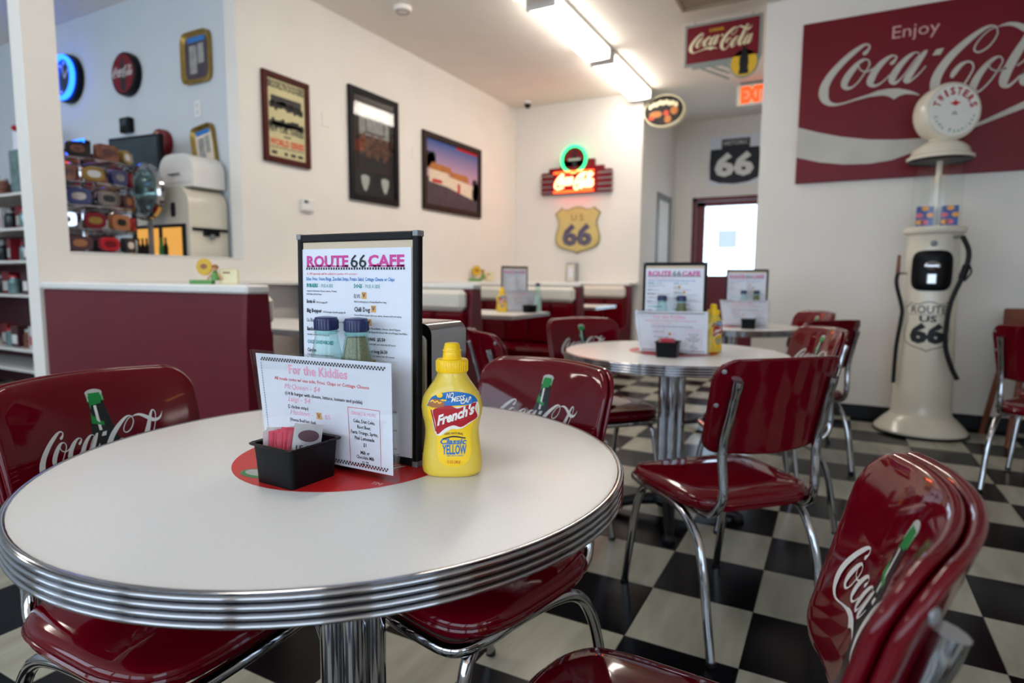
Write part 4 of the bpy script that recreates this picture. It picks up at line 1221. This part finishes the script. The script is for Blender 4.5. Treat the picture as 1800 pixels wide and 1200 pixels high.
# historic 66 sign on the hall back wall
t = thing('road_sign', 'black HISTORIC 66 road sign on the hallway end wall', 'sign')
MB().prism([(-.02, -.03), (.66, -.03), (.66, .62), (-.02, .62)], -.006, 0).build('board', 'paper', t, smooth=False)
pl = [(0, .05), (.12, .0), (.32, -.02), (.5, .0), (.62, .05), (.64, .25), (.62, .45), (.50, .45), (.50, .575), (.14, .575), (.14, .45), (.0, .45), (-.01, .25)]
MB().prism(pl, -.016, -.006).build('plate', 'black_print', t, smooth=False)
P2().add(text('HISTORIC', .055, .165, .495, .31, bold=.005)).add(text('66', .27, .31, .10, .50, 'C', bold=.045)).build('lettering', 'print_white', t, y=-.0168)
place(t, on_far(-1.625, 2.375, YH))
# big enamel sign on the right wall
t = thing('soda_wall_sign', 'huge red Enjoy soda sign with silver script and wave behind the pump', 'sign', (0, YR, 0))
MB().box(-.337, 1.50, -.035, 0, 1.815, 3.008, .003).build('panel', 'sign_red', t, smooth=False)
script_logo(-.172, 2.338, 1.376, 6).build('script_print', 'sign_silver', t, y=-.0365)
WAVE_U = [(-.337, 2.243), (-.188, 2.189), (-.03, 2.142), (.147, 2.105), (.317, 2.087), (.503, 2.08), (.658, 2.108), (.817, 2.162), (1.047, 2.27), (1.255, 2.374), (1.498, 2.50)]
WAVE_L = [(-.337, 2.015), (-.176, 1.966), (-.006, 1.936), (.157, 1.928), (.302, 1.943), (.429, 1.987), (.552, 2.033), (.746, 2.112), (1.051, 2.224), (1.26, 2.313), (1.498, 2.43)]
P2().add(ngon(WAVE_U + WAVE_L[::-1])).build('wave_print', 'sign_silver', t, y=-.0362)
P2().add(text('Enjoy', .086, .252, 2.802, .285)).build('small_lettering', 'enjoy_pink', t, y=-.0365)

# ------------------------------------------------------------------ gas pump candy dispenser
PX, PY = .565, 5.07
t = thing('gas_pump_dispenser', 'tall cream gas pump shaped candy dispenser with round globe', 'candy dispenser', (PX, PY, 0))
MB().lathe([(0, 0), (0.2797, 0), (0.2861, .006), (0.2861, .016), (0.276, .02), (0, .02)], 56).build('base_rim', 'black_rubber', t)
body = MB().lathe([(0, .018), (0.2806, .018), (0.2815, .03), (0.265, .05), (0.2254, .095), (0.192, .125), (0.1834, .14), (0.1782, .22), (0.1695, .55), (0.1609, .9), (0.154, 1.25), (0.1522, 1.36), (0.1574, 1.372), (0.1773, 1.384), (0.1834, 1.40), (0.1834, 1.415), (0.173, 1.425), (0, 1.425)], 56).build('column', 'pump_cream', t)
MB().lathe([(0.1453, 1.425), (0.1453, 1.87)], 48).build('glass_cylinder', 'clear_glass', t).data
MB().lathe([(0, 1.425), (0.01903, 1.425), (0.01903, 1.87), (0, 1.87)], 16).build('centre_post', 'pump_cream', t)
MB().lathe([(0, 1.868), (0.1773, 1.868), (0.1816, 1.862), (0.1886, 1.874)], 48).build('dome_underside', 'black_plastic', t)
MB().lathe([(0.1886, 1.872), (0.1938, 1.876), (0.1938, 1.892), (0.1773, 1.902), (0.1713, 1.915), (0.16, 1.945), (0.1298, 1.972), (0.09515, 1.988), (0.07353, 2.0), (0.07179, 2.02), (0.0865, 2.035), (0, 2.035)], 48).build('dome', 'pump_cream', t)
# globe: fat lens with a printed face
gm = Matrix.Translation((0.012, 0, 2.175)) @ Matrix.Rotation(R_(27), 4, 'Z') @ Matrix.Rotation(PI / 2, 4, 'X')
gp = [(0, .085), (.165, .085), (.178, .080), (.188, .060), (.190, .030), (.188, -.03), (.178, -.065), (.15, -.085), (0, -.09)]
gl = MB().lathe(gp[::-1], 48).build('globe', 'pump_cream', t, mtx=gm, ang=60)
MB().lathe([(0, .087), (.160, .087), (.162, .084)], 48).build('globe_face', 'label_white', gl, mtx=gm)
def on_face(x, z): return tuple(gm @ Vector((x, z, .0888)))
def arc_letters(s, r, h, a0, a1, bold, up_=True, wf=.8):
    p = P2()
    for k, c in enumerate(s):
        if c == ' ': continue
        a = a0 + (a1 - a0) * k / (len(s) - 1)
        vs, fs = text(c, h, 0, 0, h * wf * (.5 if c in 'Iit' else 1), 'C', bold=bold)
        rot = a - PI / 2 if up_ else a + PI / 2
        p.add(([(r * math.cos(a) + x * math.cos(rot) - z * math.sin(rot), r * math.sin(a) + x * math.sin(rot) + z * math.cos(rot)) for x, z in vs], fs))
    return p
arc_letters('TWISTERS', .102, .044, R_(162), R_(18), .04, True, .72).build('red_lettering', 'label_red', gl, fn=on_face)
arc_letters('Soda', .140, .024, R_(200), R_(236), 0, False, .62).build('green_lettering', 'print_green', gl, fn=on_face)
arc_letters('Fountain', .140, .024, R_(260), R_(345), 0, False, .62).build('green_lettering', 'print_green', gl, fn=on_face)
P2().add(fan(cr([(-.034, .048), (-.012, .052), (.0, .070), (.010, .056), (.034, .052), (.02, .042), (.004, .030), (-.014, .036)], 3, True), 2)).build('red_emblem', 'disc_red', gl, fn=on_face)
P2().add(fan([(-.022, -.028), (.022, -.028), (.014, -.012), (0, .0), (-.014, -.012)], 2)).build('grey_emblem', 'print_silver', gl, fn=on_face)
# candy cartons behind the glass
for k, (x, lb) in enumerate(((-.085, 'blue candy carton in the glass cylinder, on the side of the thin hose'), (.085, 'blue candy carton in the glass cylinder, on the side of the nozzle hose'))):
    c = thing('candy_carton', lb, 'carton', (PX + x * .82, PY - .06, 1.4255), 0, 'candy cartons in the dispenser')
    MB().box(-.046, .046, -.03, .03, 0, .135, .001).build('carton_body', 'candy_blue', c, smooth=False)
    p, q = P2(), P2()
    for i in range(5): (p if i % 2 else q).add(fan(ell(-.03 + .03 * (i % 3), .03 + .045 * (i // 2), .022, .016, 12), 1))
    p.build('pink_print', 'candy_pink', c, y=-.0306); q.build('orange_print', 'candy_orange', c, y=-.0306)
# front fittings follow the column's round face
def col_r(z):
    for (r0, z0), (r1, z1) in zip(((.1834, .14), (.1782, .22), (.1695, .55), (.1609, .9), (.154, 1.25)), ((.1782, .22), (.1695, .55), (.1609, .9), (.154, 1.25), (.1522, 1.36))):
        if z0 <= z <= z1: return r0 + (r1 - r0) * (z - z0) / (z1 - z0)
    return .2
def on_col(o, da=-.09):
    def f(x, z):
        r = col_r(z); a = x / r + da
        return ((r + o) * math.sin(a), -(r + o) * math.cos(a), z)
    return f
def super_(cx, cz, a, b, e=4, n=40):
    q = []
    for k in range(n):
        g = 2 * PI * k / n; c, s = math.cos(g), math.sin(g)
        q.append((cx + abs(c) ** (2 / e) * (1 if c >= 0 else -1) * a, cz + abs(s) ** (2 / e) * (1 if s >= 0 else -1) * b))
    return q
mb = MB()
pl = super_(0, 1.13, .118, .135)
mb.rings([[on_col(.002)(x, z) for x, z in pl], [on_col(.012)(x, z) for x, z in pl], [on_col(.016)(x * .95, 1.13 + (z - 1.13) * .95) for x, z in pl], [on_col(.016)(x * .5, 1.13 + (z - 1.13) * .5) for x, z in pl], [on_col(.016)(x * .02, 1.13 + (z - 1.13) * .02) for x, z in pl]])
plate = mb.build('coin_plate', 'black_plastic', t, ang=50)
x, y, z = on_col(.016)(0, 1.16)
fm = Matrix.Translation((x, y, z)) @ Matrix.Rotation(PI / 2, 4, 'X')
MB().lathe([(0, 0), (.048, 0), (.046, .012), (.03, .02), (0, .022)], 28, sy=.72).build('coin_knob', 'chrome', plate, mtx=fm)
MB().box(-.005, .005, -.035, .035, .02, .030, .002).build('knob_bar', 'chrome', plate, smooth=False, mtx=fm @ Matrix.Rotation(PI / 2, 4, 'Z'))
x, y, z = on_col(.016)(0, 1.075)
MB().box(x - .028, x + .028, y - .02, y + .01, z - .035, z + .035, .005).build('candy_chute', 'brushed_chrome', plate, smooth=False)
x, y, z = on_col(.0)(0, 1.31)
MB().lathe([(0, 0), (.020, 0), (.020, .006), (.012, .010), (0, .010)], 20).build('lock', 'grey_metal', t, mtx=Matrix.Translation((x, y, z)) @ Matrix.Rotation(PI / 2, 4, 'X'))
sp_ = shield_poly(.295, .34)
def shp(k): return [(x * k, .755 + (z - .17) * k) for x, z in sp_]
P2().add(fan(shp(1.0), 4)).build('shield_outline', 'black_print', t, fn=on_col(.0010), fine=.02)
P2().add(fan(shp(.965), 4)).build('shield_field', 'pump_cream', t, fn=on_col(.0018), fine=.02)
P2().add(text('ROUTE', .050, 0, .845, .205, 'C', bold=.01)).add(text('US', .038, 0, .788, .10, 'C', bold=.035)).add(text('66', .115, 0, .650, .205, 'C', bold=.06)).add(rect(-.12, .12, .833, .836)).build('shield_lettering', 'black_print', t, fn=on_col(.0028), fine=.012)
# hoses
hl = [(x_ * 1.0163 - PX, -.09, 1.0547 + (z_ - 1.0547) * 1.0163) for x_, z_ in ((.36, 1.235), (.358, 1.112), (.356, 1.035), (.395, .881), (.396, .803), (.379, .607), (.377, .361))]
MB().tube(cr(hl[1:], 6), .013, 12).build('hose', 'black_rubber', t)
MB().tube(hl[:2], [.010, .013], 12).build('hose_tip', 'copper', t)
MB().tube([(-.20, -.09, 1.112), (-.13, -.05, 1.112)], .008, 8).build('hose_clip', 'chrome', t)
hr = [(x_ * 1.0167 - PX, -.19, 1.0547 + (z_ - 1.0547) * 1.0167) for x_, z_ in ((.686, 1.345), (.724, 1.255), (.722, 1.166), (.698, 1.075), (.654, .929), (.64, .781), (.644, .632), (.683, .504), (.721, .425))]
MB().tube(cr(hr, 6), .015, 12).build('hose', 'black_rubber', t)
MB().tube([(.168, -.19, 1.165), (.146, -.19, 1.075)], .022, 12).build('nozzle_grip', 'black_plastic', t)
MB().tube(cr([(.172, -.20, 1.18), (.190, -.215, 1.12), (.156, -.215, 1.06)], 5), .006, 8).build('nozzle_guard', 'black_rubber', t)
MB().tube([(.132, -.19, 1.349), (.10, -.11, 1.349)], .012, 8).build('hose_clip', 'chrome', t)

# wooden high chair by the right wall
t = thing('high_chair', 'reddish wooden high chair leg and tray at the picture edge', 'high chair', (1.20, 5.08, 0), R_(10))
for sx in (-1, 1):
    for sy in (-1, 1):
        MB().tube([(sx * .22, sy * .20, 0), (sx * .16, sy * .14, .52)], .018, 10).build('leg', 'wood', t)
    MB().box(sx * .17 - .012, sx * .17 + .012, -.16, .17, .66, .69, .004).build('armrest', 'wood', t, smooth=False)
    for sy in (-1, 1): MB().tube([(sx * .165, sy * .14, .52), (sx * .17, sy * .15, .67)], .011, 8).build('arm_post', 'wood', t)
MB().box(-.19, .19, -.17, .17, .52, .545, .008).build('seat', 'wood', t, smooth=False)
MB().box(-.17, .17, .14, .16, .545, .88, .008).build('backrest', 'wood', t, smooth=False)
MB().box(-.20, .20, -.215, -.195, .24, .27, .004).build('foot_bar', 'wood', t, smooth=False)
MB().box(-.13, .13, -.23, -.205, .30, .50, .006).build('strap_panel', 'sign_yellow', t, smooth=False)

# ------------------------------------------------------------------ figurines on the ledge
def card_holder(loc, rz, label, k=1):
    t = thing('figurine_stand', label, 'figurine', loc, rz, 'painted figurine stands on the ledge')
    MB().box(-.125, .02, -.02, .02, 0, .026, .004).build('green_base', 'figure_green', t, smooth=False)
    MB().prism(ell(-.035, .105, .048, .052, 28), -.006, .008).build('yellow_disc', 'sign_yellow', t, ang=40)
    P2().add(fan(ell(-.035, .108, .022, .016, 12), 1)).build('disc_print', 'figure_brown', t, y=-.0066)
    MB().lathe([(0, .022), (.024, .024), (.026, .045), (.014, .068), (.016, .078), (0, .082)], 16, (.035, -.006, 0)).build('figure_body', 'figure_green', t)
    MB().lathe([(0, .078), (.013, .083), (.017, .096), (.012, .110), (0, .114)], 14, (.035, -.006, 0)).build('figure_head', 'figure_skin', t)
    MB().lathe([(.018, .096), (.020, .105), (.012, .118), (0, .120)], 14, (.035, -.002, 0)).build('figure_hair', 'figure_brown', t)
    for s in (-1, 1): MB().tube([(.035 + s * .02, -.006, .062), (.035 + s * .034, -.014, .045), (.035 + s * .045, -.012, .028)], .006, 8).build('figure_arm', 'figure_skin', t)
    MB().box(.055, .175, .0, .010, .0, .095, .010).build('card', 'sign_cream', t, smooth=False)
    P2().add(rect(.08, .125, .066, .076)).build('card_print', 'figure_brown', t, y=-.0008)
    for c in t.children: pass
    t.scale = (k, k, k)
    return t
card_holder((-2.44, 1.745, 1.0225), R_(25), 'painted figurine stand with yellow disc on the near booth cap', .72)
card_holder((-3.70, 6.12, 1.0255), R_(60), 'painted figurine stand on the ledge in the far corner', 1.15)

# ------------------------------------------------------------------ the shop beyond the pass-through
YS = 3.02
def on_shop(x, z, out=0): return Matrix.Translation((x, YS - out, z))
def round_sign(name, label, x, z, r, face, rim, parts):
    t = thing(name, label, 'sign')
    MB().lathe([(0, 0), (r, 0), (r * 1.02, .02), (r, .05), (r * .92, .055), (0, .055)], 40).build('case', rim, t, mtx=Matrix.Rotation(PI / 2, 4, 'X'))
    P2().add(fan(ell(0, 0, r * .90, r * .90, 40), 2)).build('face', face, t, y=-.0565)
    parts(t, r)
    place(t, on_shop(x, z))
    return t
def p1(t, r):
    MB().tube([(r * .84 * math.cos(2 * PI * q / 40), -.08, r * .84 * math.sin(2 * PI * q / 40)) for q in range(40)], .020, 10, closed=True).build('blue_tube', 'neon_blue', t)
    for a in range(12):
        g = 2 * PI * a / 12
        P2().add(fan(ell(.62 * r * math.cos(g), .62 * r * math.sin(g), .012, .012, 8), 1)).build('hour_mark', 'print_white', t, y=-.0575)
    P2().add(ribbon([(0, 0, .012), (.06, .07, .010)], 2)).add(ribbon([(0, 0, .012), (-.03, .11, .008)], 2)).build('clock_hands', 'print_white', t, y=-.058)
round_sign('neon_clock', 'round wall clock with glowing blue neon ring in the shop', -5.96, 2.745, .20, 'screen', 'black_plastic', p1)
def p2(t, r):
    script_logo(-.13, -.03, .26, 3, 1.1).build('script_print', 'print_white', t, y=-.0575)
    bo_ = [(-.012, .12), (.012, .12), (.03, .0), (.03, -.13), (-.03, -.13), (-.03, .0)]
    P2().add(fan(bo_, 1)).build('bottle_print', 'print_bottle', t, y=-.0570)
round_sign('round_sign', 'round red and black soda sign on the shop wall', -5.11, 2.66, .165, 'sign_red', 'black_plastic', p2)
def p3(t, r):
    P2().add(fan(ell(-.01, .02, r * .5, r * .6, 20), 1)).build('portrait_print', 'figure_skin', t, y=-.0575)
    P2().add(fan(ell(.02, -.03, r * .3, r * .4, 20), 1)).build('green_print', 'figure_green', t, y=-.0580)
round_sign('round_sign', 'small round red sign with a faded picture above the white machine', -4.70, 2.085, .105, 'sign_red', 'sign_red', p3)
def tray(label, x, z, w, h, rot, face):
    t = thing('serving_tray', label, 'tray')
    o1 = super_(0, 0, w / 2, h / 2, 6); o2 = super_(0, 0, w / 2 - .03, h / 2 - .03, 6)
    mb = MB().rings([[(a, 0, b) for a, b in o1], [(a, -.03, b) for a, b in o1], [(a * .97, -.032, b * .97) for a, b in o1], [(a, -.012, b) for a, b in o2], [(a * .02, -.012, b * .02) for a, b in o2]])
    mb.build('rim', 'frame_gold', t)
    P2().add(fan(super_(0, 0, w / 2 - .035, h / 2 - .035, 6), 2)).build('picture', face, t, y=-.0128)
    P2().add(rect(-w * .3, w * .3, h * .30, h * .40)).build('blue_band_print', 'label_blue', t, y=-.0133)
    P2().add(rect(-w * .24, w * .02, -h * .30, h * .24)).add(rect(w * .06, w * .26, -h * .12, h * .26)).build('pale_figure_print', 'photo_grey', t, y=-.0133)
    place(t, on_shop(x, z) @ Matrix.Rotation(rot, 4, 'Y'))
tray('gold rimmed serving tray high on the shop wall', -4.255, 2.66, .33, .37, 0, 'photo_road')
tray('gold rimmed tilted serving tray beside the white machine on the shop wall', -4.205, 2.005, .26, .335, R_(-8), 'photo_house')
t = thing('outlet_plate', 'pale socket plate on the shop wall between the two trays', 'wall plate')
MB().box(-.035, .035, -.006, 0, -.06, .06, .002).build('plate', 'white_trim', t, smooth=False)
for z in (-.025, .025): MB().box(-.015, .015, -.008, -.005, z - .014, z + .014, .001).build('socket', 'shop_paint', t, smooth=False)
place(t, on_shop(-4.28, 2.30))
t = thing('card_reader', 'small black box on the shop wall under the round soda sign', 'box')
MB().box(-.065, .065, -.05, 0, -.06, .06, .008).build('case', 'black_plastic', t, smooth=False)
MB().box(-.04, .04, -.053, -.049, -.01, .04).build('screen', 'screen', t, smooth=False)
place(t, on_shop(-5.15, 2.27))
t = thing('monitor', 'dark angled monitor on the shop counter', 'monitor', (-4.68, 2.74, 1.72), R_(6))
MB().box(-.21, .33, -.02, .02, .10, .36, .006).build('bezel', 'black_plastic', t, smooth=False)
MB().box(-.19, .31, -.023, -.019, .12, .34).build('screen', 'screen', t, smooth=False)
MB().box(-.03, .03, .0, .03, -.69, .12).build('stand', 'black_plastic', t, smooth=False)
MB().box(-.11, .09, -.06, .10, -.6995, -.68, .004).build('stand_base', 'black_plastic', t, smooth=False)
# counter that carries the machines
t = thing('shop_counter', 'white shop counter under the machines behind the pass-through', 'counter', (0, 0, 0))
MB().box(-5.3, -3.93, 2.66, 3.0, 0, .98).build('body', 'white_trim', t, smooth=False)
MB().box(-5.32, -3.91, 2.63, 3.01, .98, 1.02, .004).build('worktop', 'white_laminate', t, smooth=False)
for k in range(3): MB().box(-5.25 + k * .44, -5.25 + k * .44 + .42, 2.64, 2.66, .1, .94, .004).build('cabinet_door', 'white_trim', t, smooth=False)
# rounded white cooler with lit window
def rounded_case(w, d, h, r, n=6):
    """box whose top rolls over to front and back"""
    q = [(-d / 2, 0)]
    for k in range(n + 1): a = PI - PI / 2 * k / n; q.append((-d / 2 + r + r * math.cos(a), h - r + r * math.sin(a)))
    for k in range(n + 1): a = PI / 2 - PI / 2 * k / n; q.append((d / 2 - r + r * math.cos(a), h - r + r * math.sin(a)))
    q.append((d / 2, 0))
    mb = MB().prism(q, -w / 2, w / 2)
    return mb
t = thing('drinks_cooler', 'round-topped white drinks cooler with lit dark window', 'cooler', (-4.26, 2.84, 1.021))
rounded_case(.30, .60, .66, .13).build('cabinet', 'pump_cream', t, ang=40)
MB().box(-.30, .27, -.168, -.151, .10, .40, .006).build('door_panel', 'black_plastic', t, smooth=False)
for a, b in ((-.27, -.02), (.03, .24)):
    MB().box(a, b, -.171, -.166, .17, .375).build('lit_window', 'cooler_glow', t, smooth=False)
for k in range(5):
    x = -.24 + .05 * k + (.12 if k > 2 else 0)
    MB().lathe([(0, 0), (.016, 0), (.016, .07), (.007, .10), (.007, .135), (0, .135)], 10, (x, -.185, .172)).build('bottle', 'print_green' if k == 3 else 'photo_dark', t)
MB().box(-.32, .30, -.20, -.168, .155, .17).build('shelf', 'black_plastic', t, smooth=False)
P2().add(fan(super_(.13, .50, .028, .05, 5), 1)).build('emblem', 'black_print', t, y=-.1508)
mb = MB().box(.300, .318, -.13, .14, .355, .375, .003).box(.300, .322, -.05, .07, .320, .36, .004); mb.build('side_handle', 'black_plastic', t, smooth=False)
MB().lathe([(0, 0), (.022, 0), (.018, .012), (0, .014)], 14).build('side_knob', 'grey_metal', t, mtx=Matrix.Translation((.318, .01, .315)) @ Matrix.Rotation(PI / 2, 4, 'Y'))
t = thing('bread_bin', 'plain round-topped white bin on top of the drinks cooler', 'bin', (-4.16, 2.865, 1.682), 0)
rounded_case(.25, .38, .23, .12).build('shell', 'white_trim', t, ang=40)
MB().box(-.18, .18, -.130, -.1255, .03, .10, .001).build('door', 'white_laminate', t, smooth=False)
MB().tube([(-.06, -.14, .09), (.06, -.14, .09)], .007, 8).build('handle', 'chrome', t)
# chrome hub clock
t = thing('chrome_dial', 'big round chrome dial with green-grey face in the shop', 'clock', (-4.255, 2.59, 1.635))
rm = Matrix.Rotation(PI / 2, 4, 'X') @ Matrix.Scale(1.18, 4)
MB().lathe([(0, -.015), (.15, -.015), (.165, .0), (.165, .022), (.15, .035), (.13, .022), (0, .022)], 40).build('rim', 'chrome', t, mtx=rm)
MB().lathe([(.131, .023), (.11, .040), (.075, .055), (.037, .062), (0, .064)], 36).build('dome_face', 'teal_glass', t, mtx=rm)
for k in range(12):
    a = 2 * PI * k / 12
    MB().box(-.003, .003, -.009, .009, .036, .048).build('hour_mark', 'chrome', t, smooth=False, mtx=rm @ Matrix.Rotation(a, 4, 'Z') @ Matrix.Translation((0, .115, -.002)))
MB().box(-.02, .02, .0, .02, -1.62, -.15, .004).build('stand', 'grey_metal', t, smooth=False)
MB().box(-.06, .06, -.05, .025, -1.635, -1.60, .003).build('stand_base', 'grey_metal', t, smooth=False)
# small open sign
t = thing('window_sign', 'little glowing red and blue sign above the souvenir rack', 'neon sign', (-4.30, 2.18, 1.862))
MB().box(-.10, .10, 0, .035, -.035, .04, .004).build('case', 'black_plastic', t, smooth=False)
MB().tube([(-.10, -.008, -.03), (.10, -.008, -.03), (.10, -.008, .04), (-.10, -.008, .04)], .006, 6, closed=True).build('blue_tube', 'neon_blue', t)
MB().box(-.065, .065, -.006, 0, -.015, .025, .002).build('red_tube', 'neon_red', t, smooth=False)
# wire rack with souvenirs
RX, RY = -4.30, 2.20
t = thing('display_rack', 'chrome wire display rack full of souvenirs behind the pass-through', 'rack', (RX, RY, 0))
MB().tube([(0, 0, 0), (0, 0, 1.8265)], .014, 8).build('pole', 'chrome', t)
MB().lathe([(0, 0), (.24, 0), (.24, .02), (.03, .04), (0, .04)], 28).build('base', 'black_plastic', t)
TIERS = (1.20, 1.34, 1.48, 1.62, 1.76)
for z in TIERS:
    mb = MB()
    for r_ in (.235, .285): mb.tube([(r_ * math.cos(2 * PI * q / 28), r_ * math.sin(2 * PI * q / 28), z) for q in range(28)], .004, 6, closed=True)
    for q in range(8): mb.tube([(0, 0, z), (  .285 * math.cos(PI * q / 4), .285 * math.sin(PI * q / 4), z)], .003, 6)
    mb.build('wire_tier', 'chrome', t)
cname = ['bright red', 'blue', 'white', 'dark red', 'dark grey', 'tan', 'brassy', 'black', 'chrome', 'pale grey', 'maroon', 'brown']
tier_n = ['lowest', 'second lowest', 'middle', 'second highest', 'highest']
cols = ['label_red', 'lid_blue', 'print_white', 'sign_red', 'photo_dark', 'figure_brown', 'frame_gold', 'black_print', 'chrome', 'packet_grey', 'shelf_dark', 'photo_crowd']
protos = []
for k, m_ in enumerate(cols):
    o = thing('souvenir_tin', 'small colourful souvenir tin on the wire display rack', 'souvenir', (0, 0, -5), 0, 'souvenir tins on the display rack')
    MB().prism(super_(0, .05, .056 + .006 * (k % 3), .042 + .006 * (k % 2), 3 + k % 3, 20), -.018, .018).build('tin', m_, o, ang=40)
    P2().add(fan(super_(0, .05, .036, .022, 2.5, 16), 1)).build('tin_print', cols[(k * 5 + 3) % 12], o, y=-.0188)
    protos.append(o)
used = set()
for i, z in enumerate(TIERS):
    for q in range(11):
        a = 2 * PI * q / 11 + i * .3
        k = (i * 5 + q * 7) % 12
        loc = (RX + .26 * math.cos(a), RY + .26 * math.sin(a), z + .004)
        lb = cname[k] + ' souvenir tin on the ' + tier_n[i] + ' tier of the wire display rack'
        if k in used: dup(protos[k], loc, a + PI / 2, lb)
        else: protos[k].location = loc; protos[k].rotation_euler = (0, 0, a + PI / 2); protos[k]['label'] = lb; used.add(k)
# dark shelving with goods
t = thing('shelving_unit', 'dark shelving unit with goods beside the wall end', 'shelves', (0, 0, 0))
SZ = (.255, .43, .895, 1.18, 1.45, 1.735)
for x in (-7.75, -5.45): MB().box(x - .02, x + .02, 2.55, 3.0, 0, 2.05).build('side_panel', 'shelf_dark', t, smooth=False)
MB().box(-7.73, -5.47, 2.985, 3.0, 0, 1.72).build('back_board', 'shelf_dark', t, smooth=False)
for z in SZ: MB().box(-7.73, -5.47, 2.56, 2.984, z - .022, z, .002).build('shelf', 'white_trim', t, smooth=False)
goods = []
def good(kind, m_, m2):
    o = thing(kind, '', 'jar' if 'jar' in kind else 'box', (0, 0, -5), 0, 'goods on the dark shelves')
    if 'jar' in kind:
        MB().lathe([(0, 0), (.045, 0), (.05, .01), (.05, .11), (.035, .13), (.035, .14), (0, .14)], 18).build('glass', m_, o)
        MB().lathe([(0, .138), (.038, .138), (.038, .158), (0, .16)], 18).build('lid', m2, o)
        o['label'] = 'small jar on the dark shelves beside the wall end'
    else:
        MB().box(-.06, .06, -.04, .04, 0, .19, .002).build('carton', m_, o, smooth=False)
        P2().add(rect(-.045, .045, .03, .11)).build('carton_print', m2, o, y=-.0406)
        o['label'] = 'small box on the dark shelves beside the wall end'
    return o
G = [good('goods_box', 'sign_red', 'print_silver'), good('goods_jar', 'teal_glass', 'label_red'), good('goods_box', 'shelf_dark', 'packet_white'), good('goods_jar', 'photo_crowd', 'print_silver'), good('goods_box', 'packet_grey', 'label_red'), good('goods_jar', 'print_bottle', 'grey_metal')]
gu = set()
for i, z in enumerate(SZ[1:]):
    for q in range(6):
        k = (i * 5 + q) % 6
        lb = ('red box', 'grey-green jar', 'dark brown box', 'reddish jar', 'pale grey box', 'black jar')[k] + ' on the ' + ('lowest', 'second lowest', 'middle', 'second highest', 'top')[i] + ' of the goods shelves beside the wall end'
        loc = (-6.62 + q * .145 + random.uniform(-.015, .015), 2.66 + random.uniform(-.02, .05), z + .0005)
        if z > 1.7 and q > 1: continue
        if k in gu: dup(G[k], loc, random.uniform(-.2, .2), lb)
        else: G[k].location = loc; G[k]['label'] = lb; gu.add(k)
t = thing('gift_bag', 'white gift bag with red bow on the top shelf beside the wall end', 'bag', (-6.11, 2.72, 1.9755))
MB().box(-.13, .13, -.05, .05, .13, .33, .004).build('bag', 'paper', t, smooth=False)
MB().box(-.15, .15, -.08, .08, -.24, .13, .004).build('carton', 'teal_glass', t, smooth=False)
for s in (-1, 1): MB().lathe([(0, 0), (.03, .01), (.04, .03), (.02, .05), (0, .055)], 12, (s * .04, -.055, .28)).build('bow', 'label_red', t)
P2().add(fan(ell(.02, .21, .05, .04, 12), 1)).build('red_print', 'ink_red', t, y=-.0508)

# ------------------------------------------------------------------ tidy up
bpy.data.objects.remove(_to)
bpy.data.curves.remove(_tc)
bpy.context.view_layer.update()
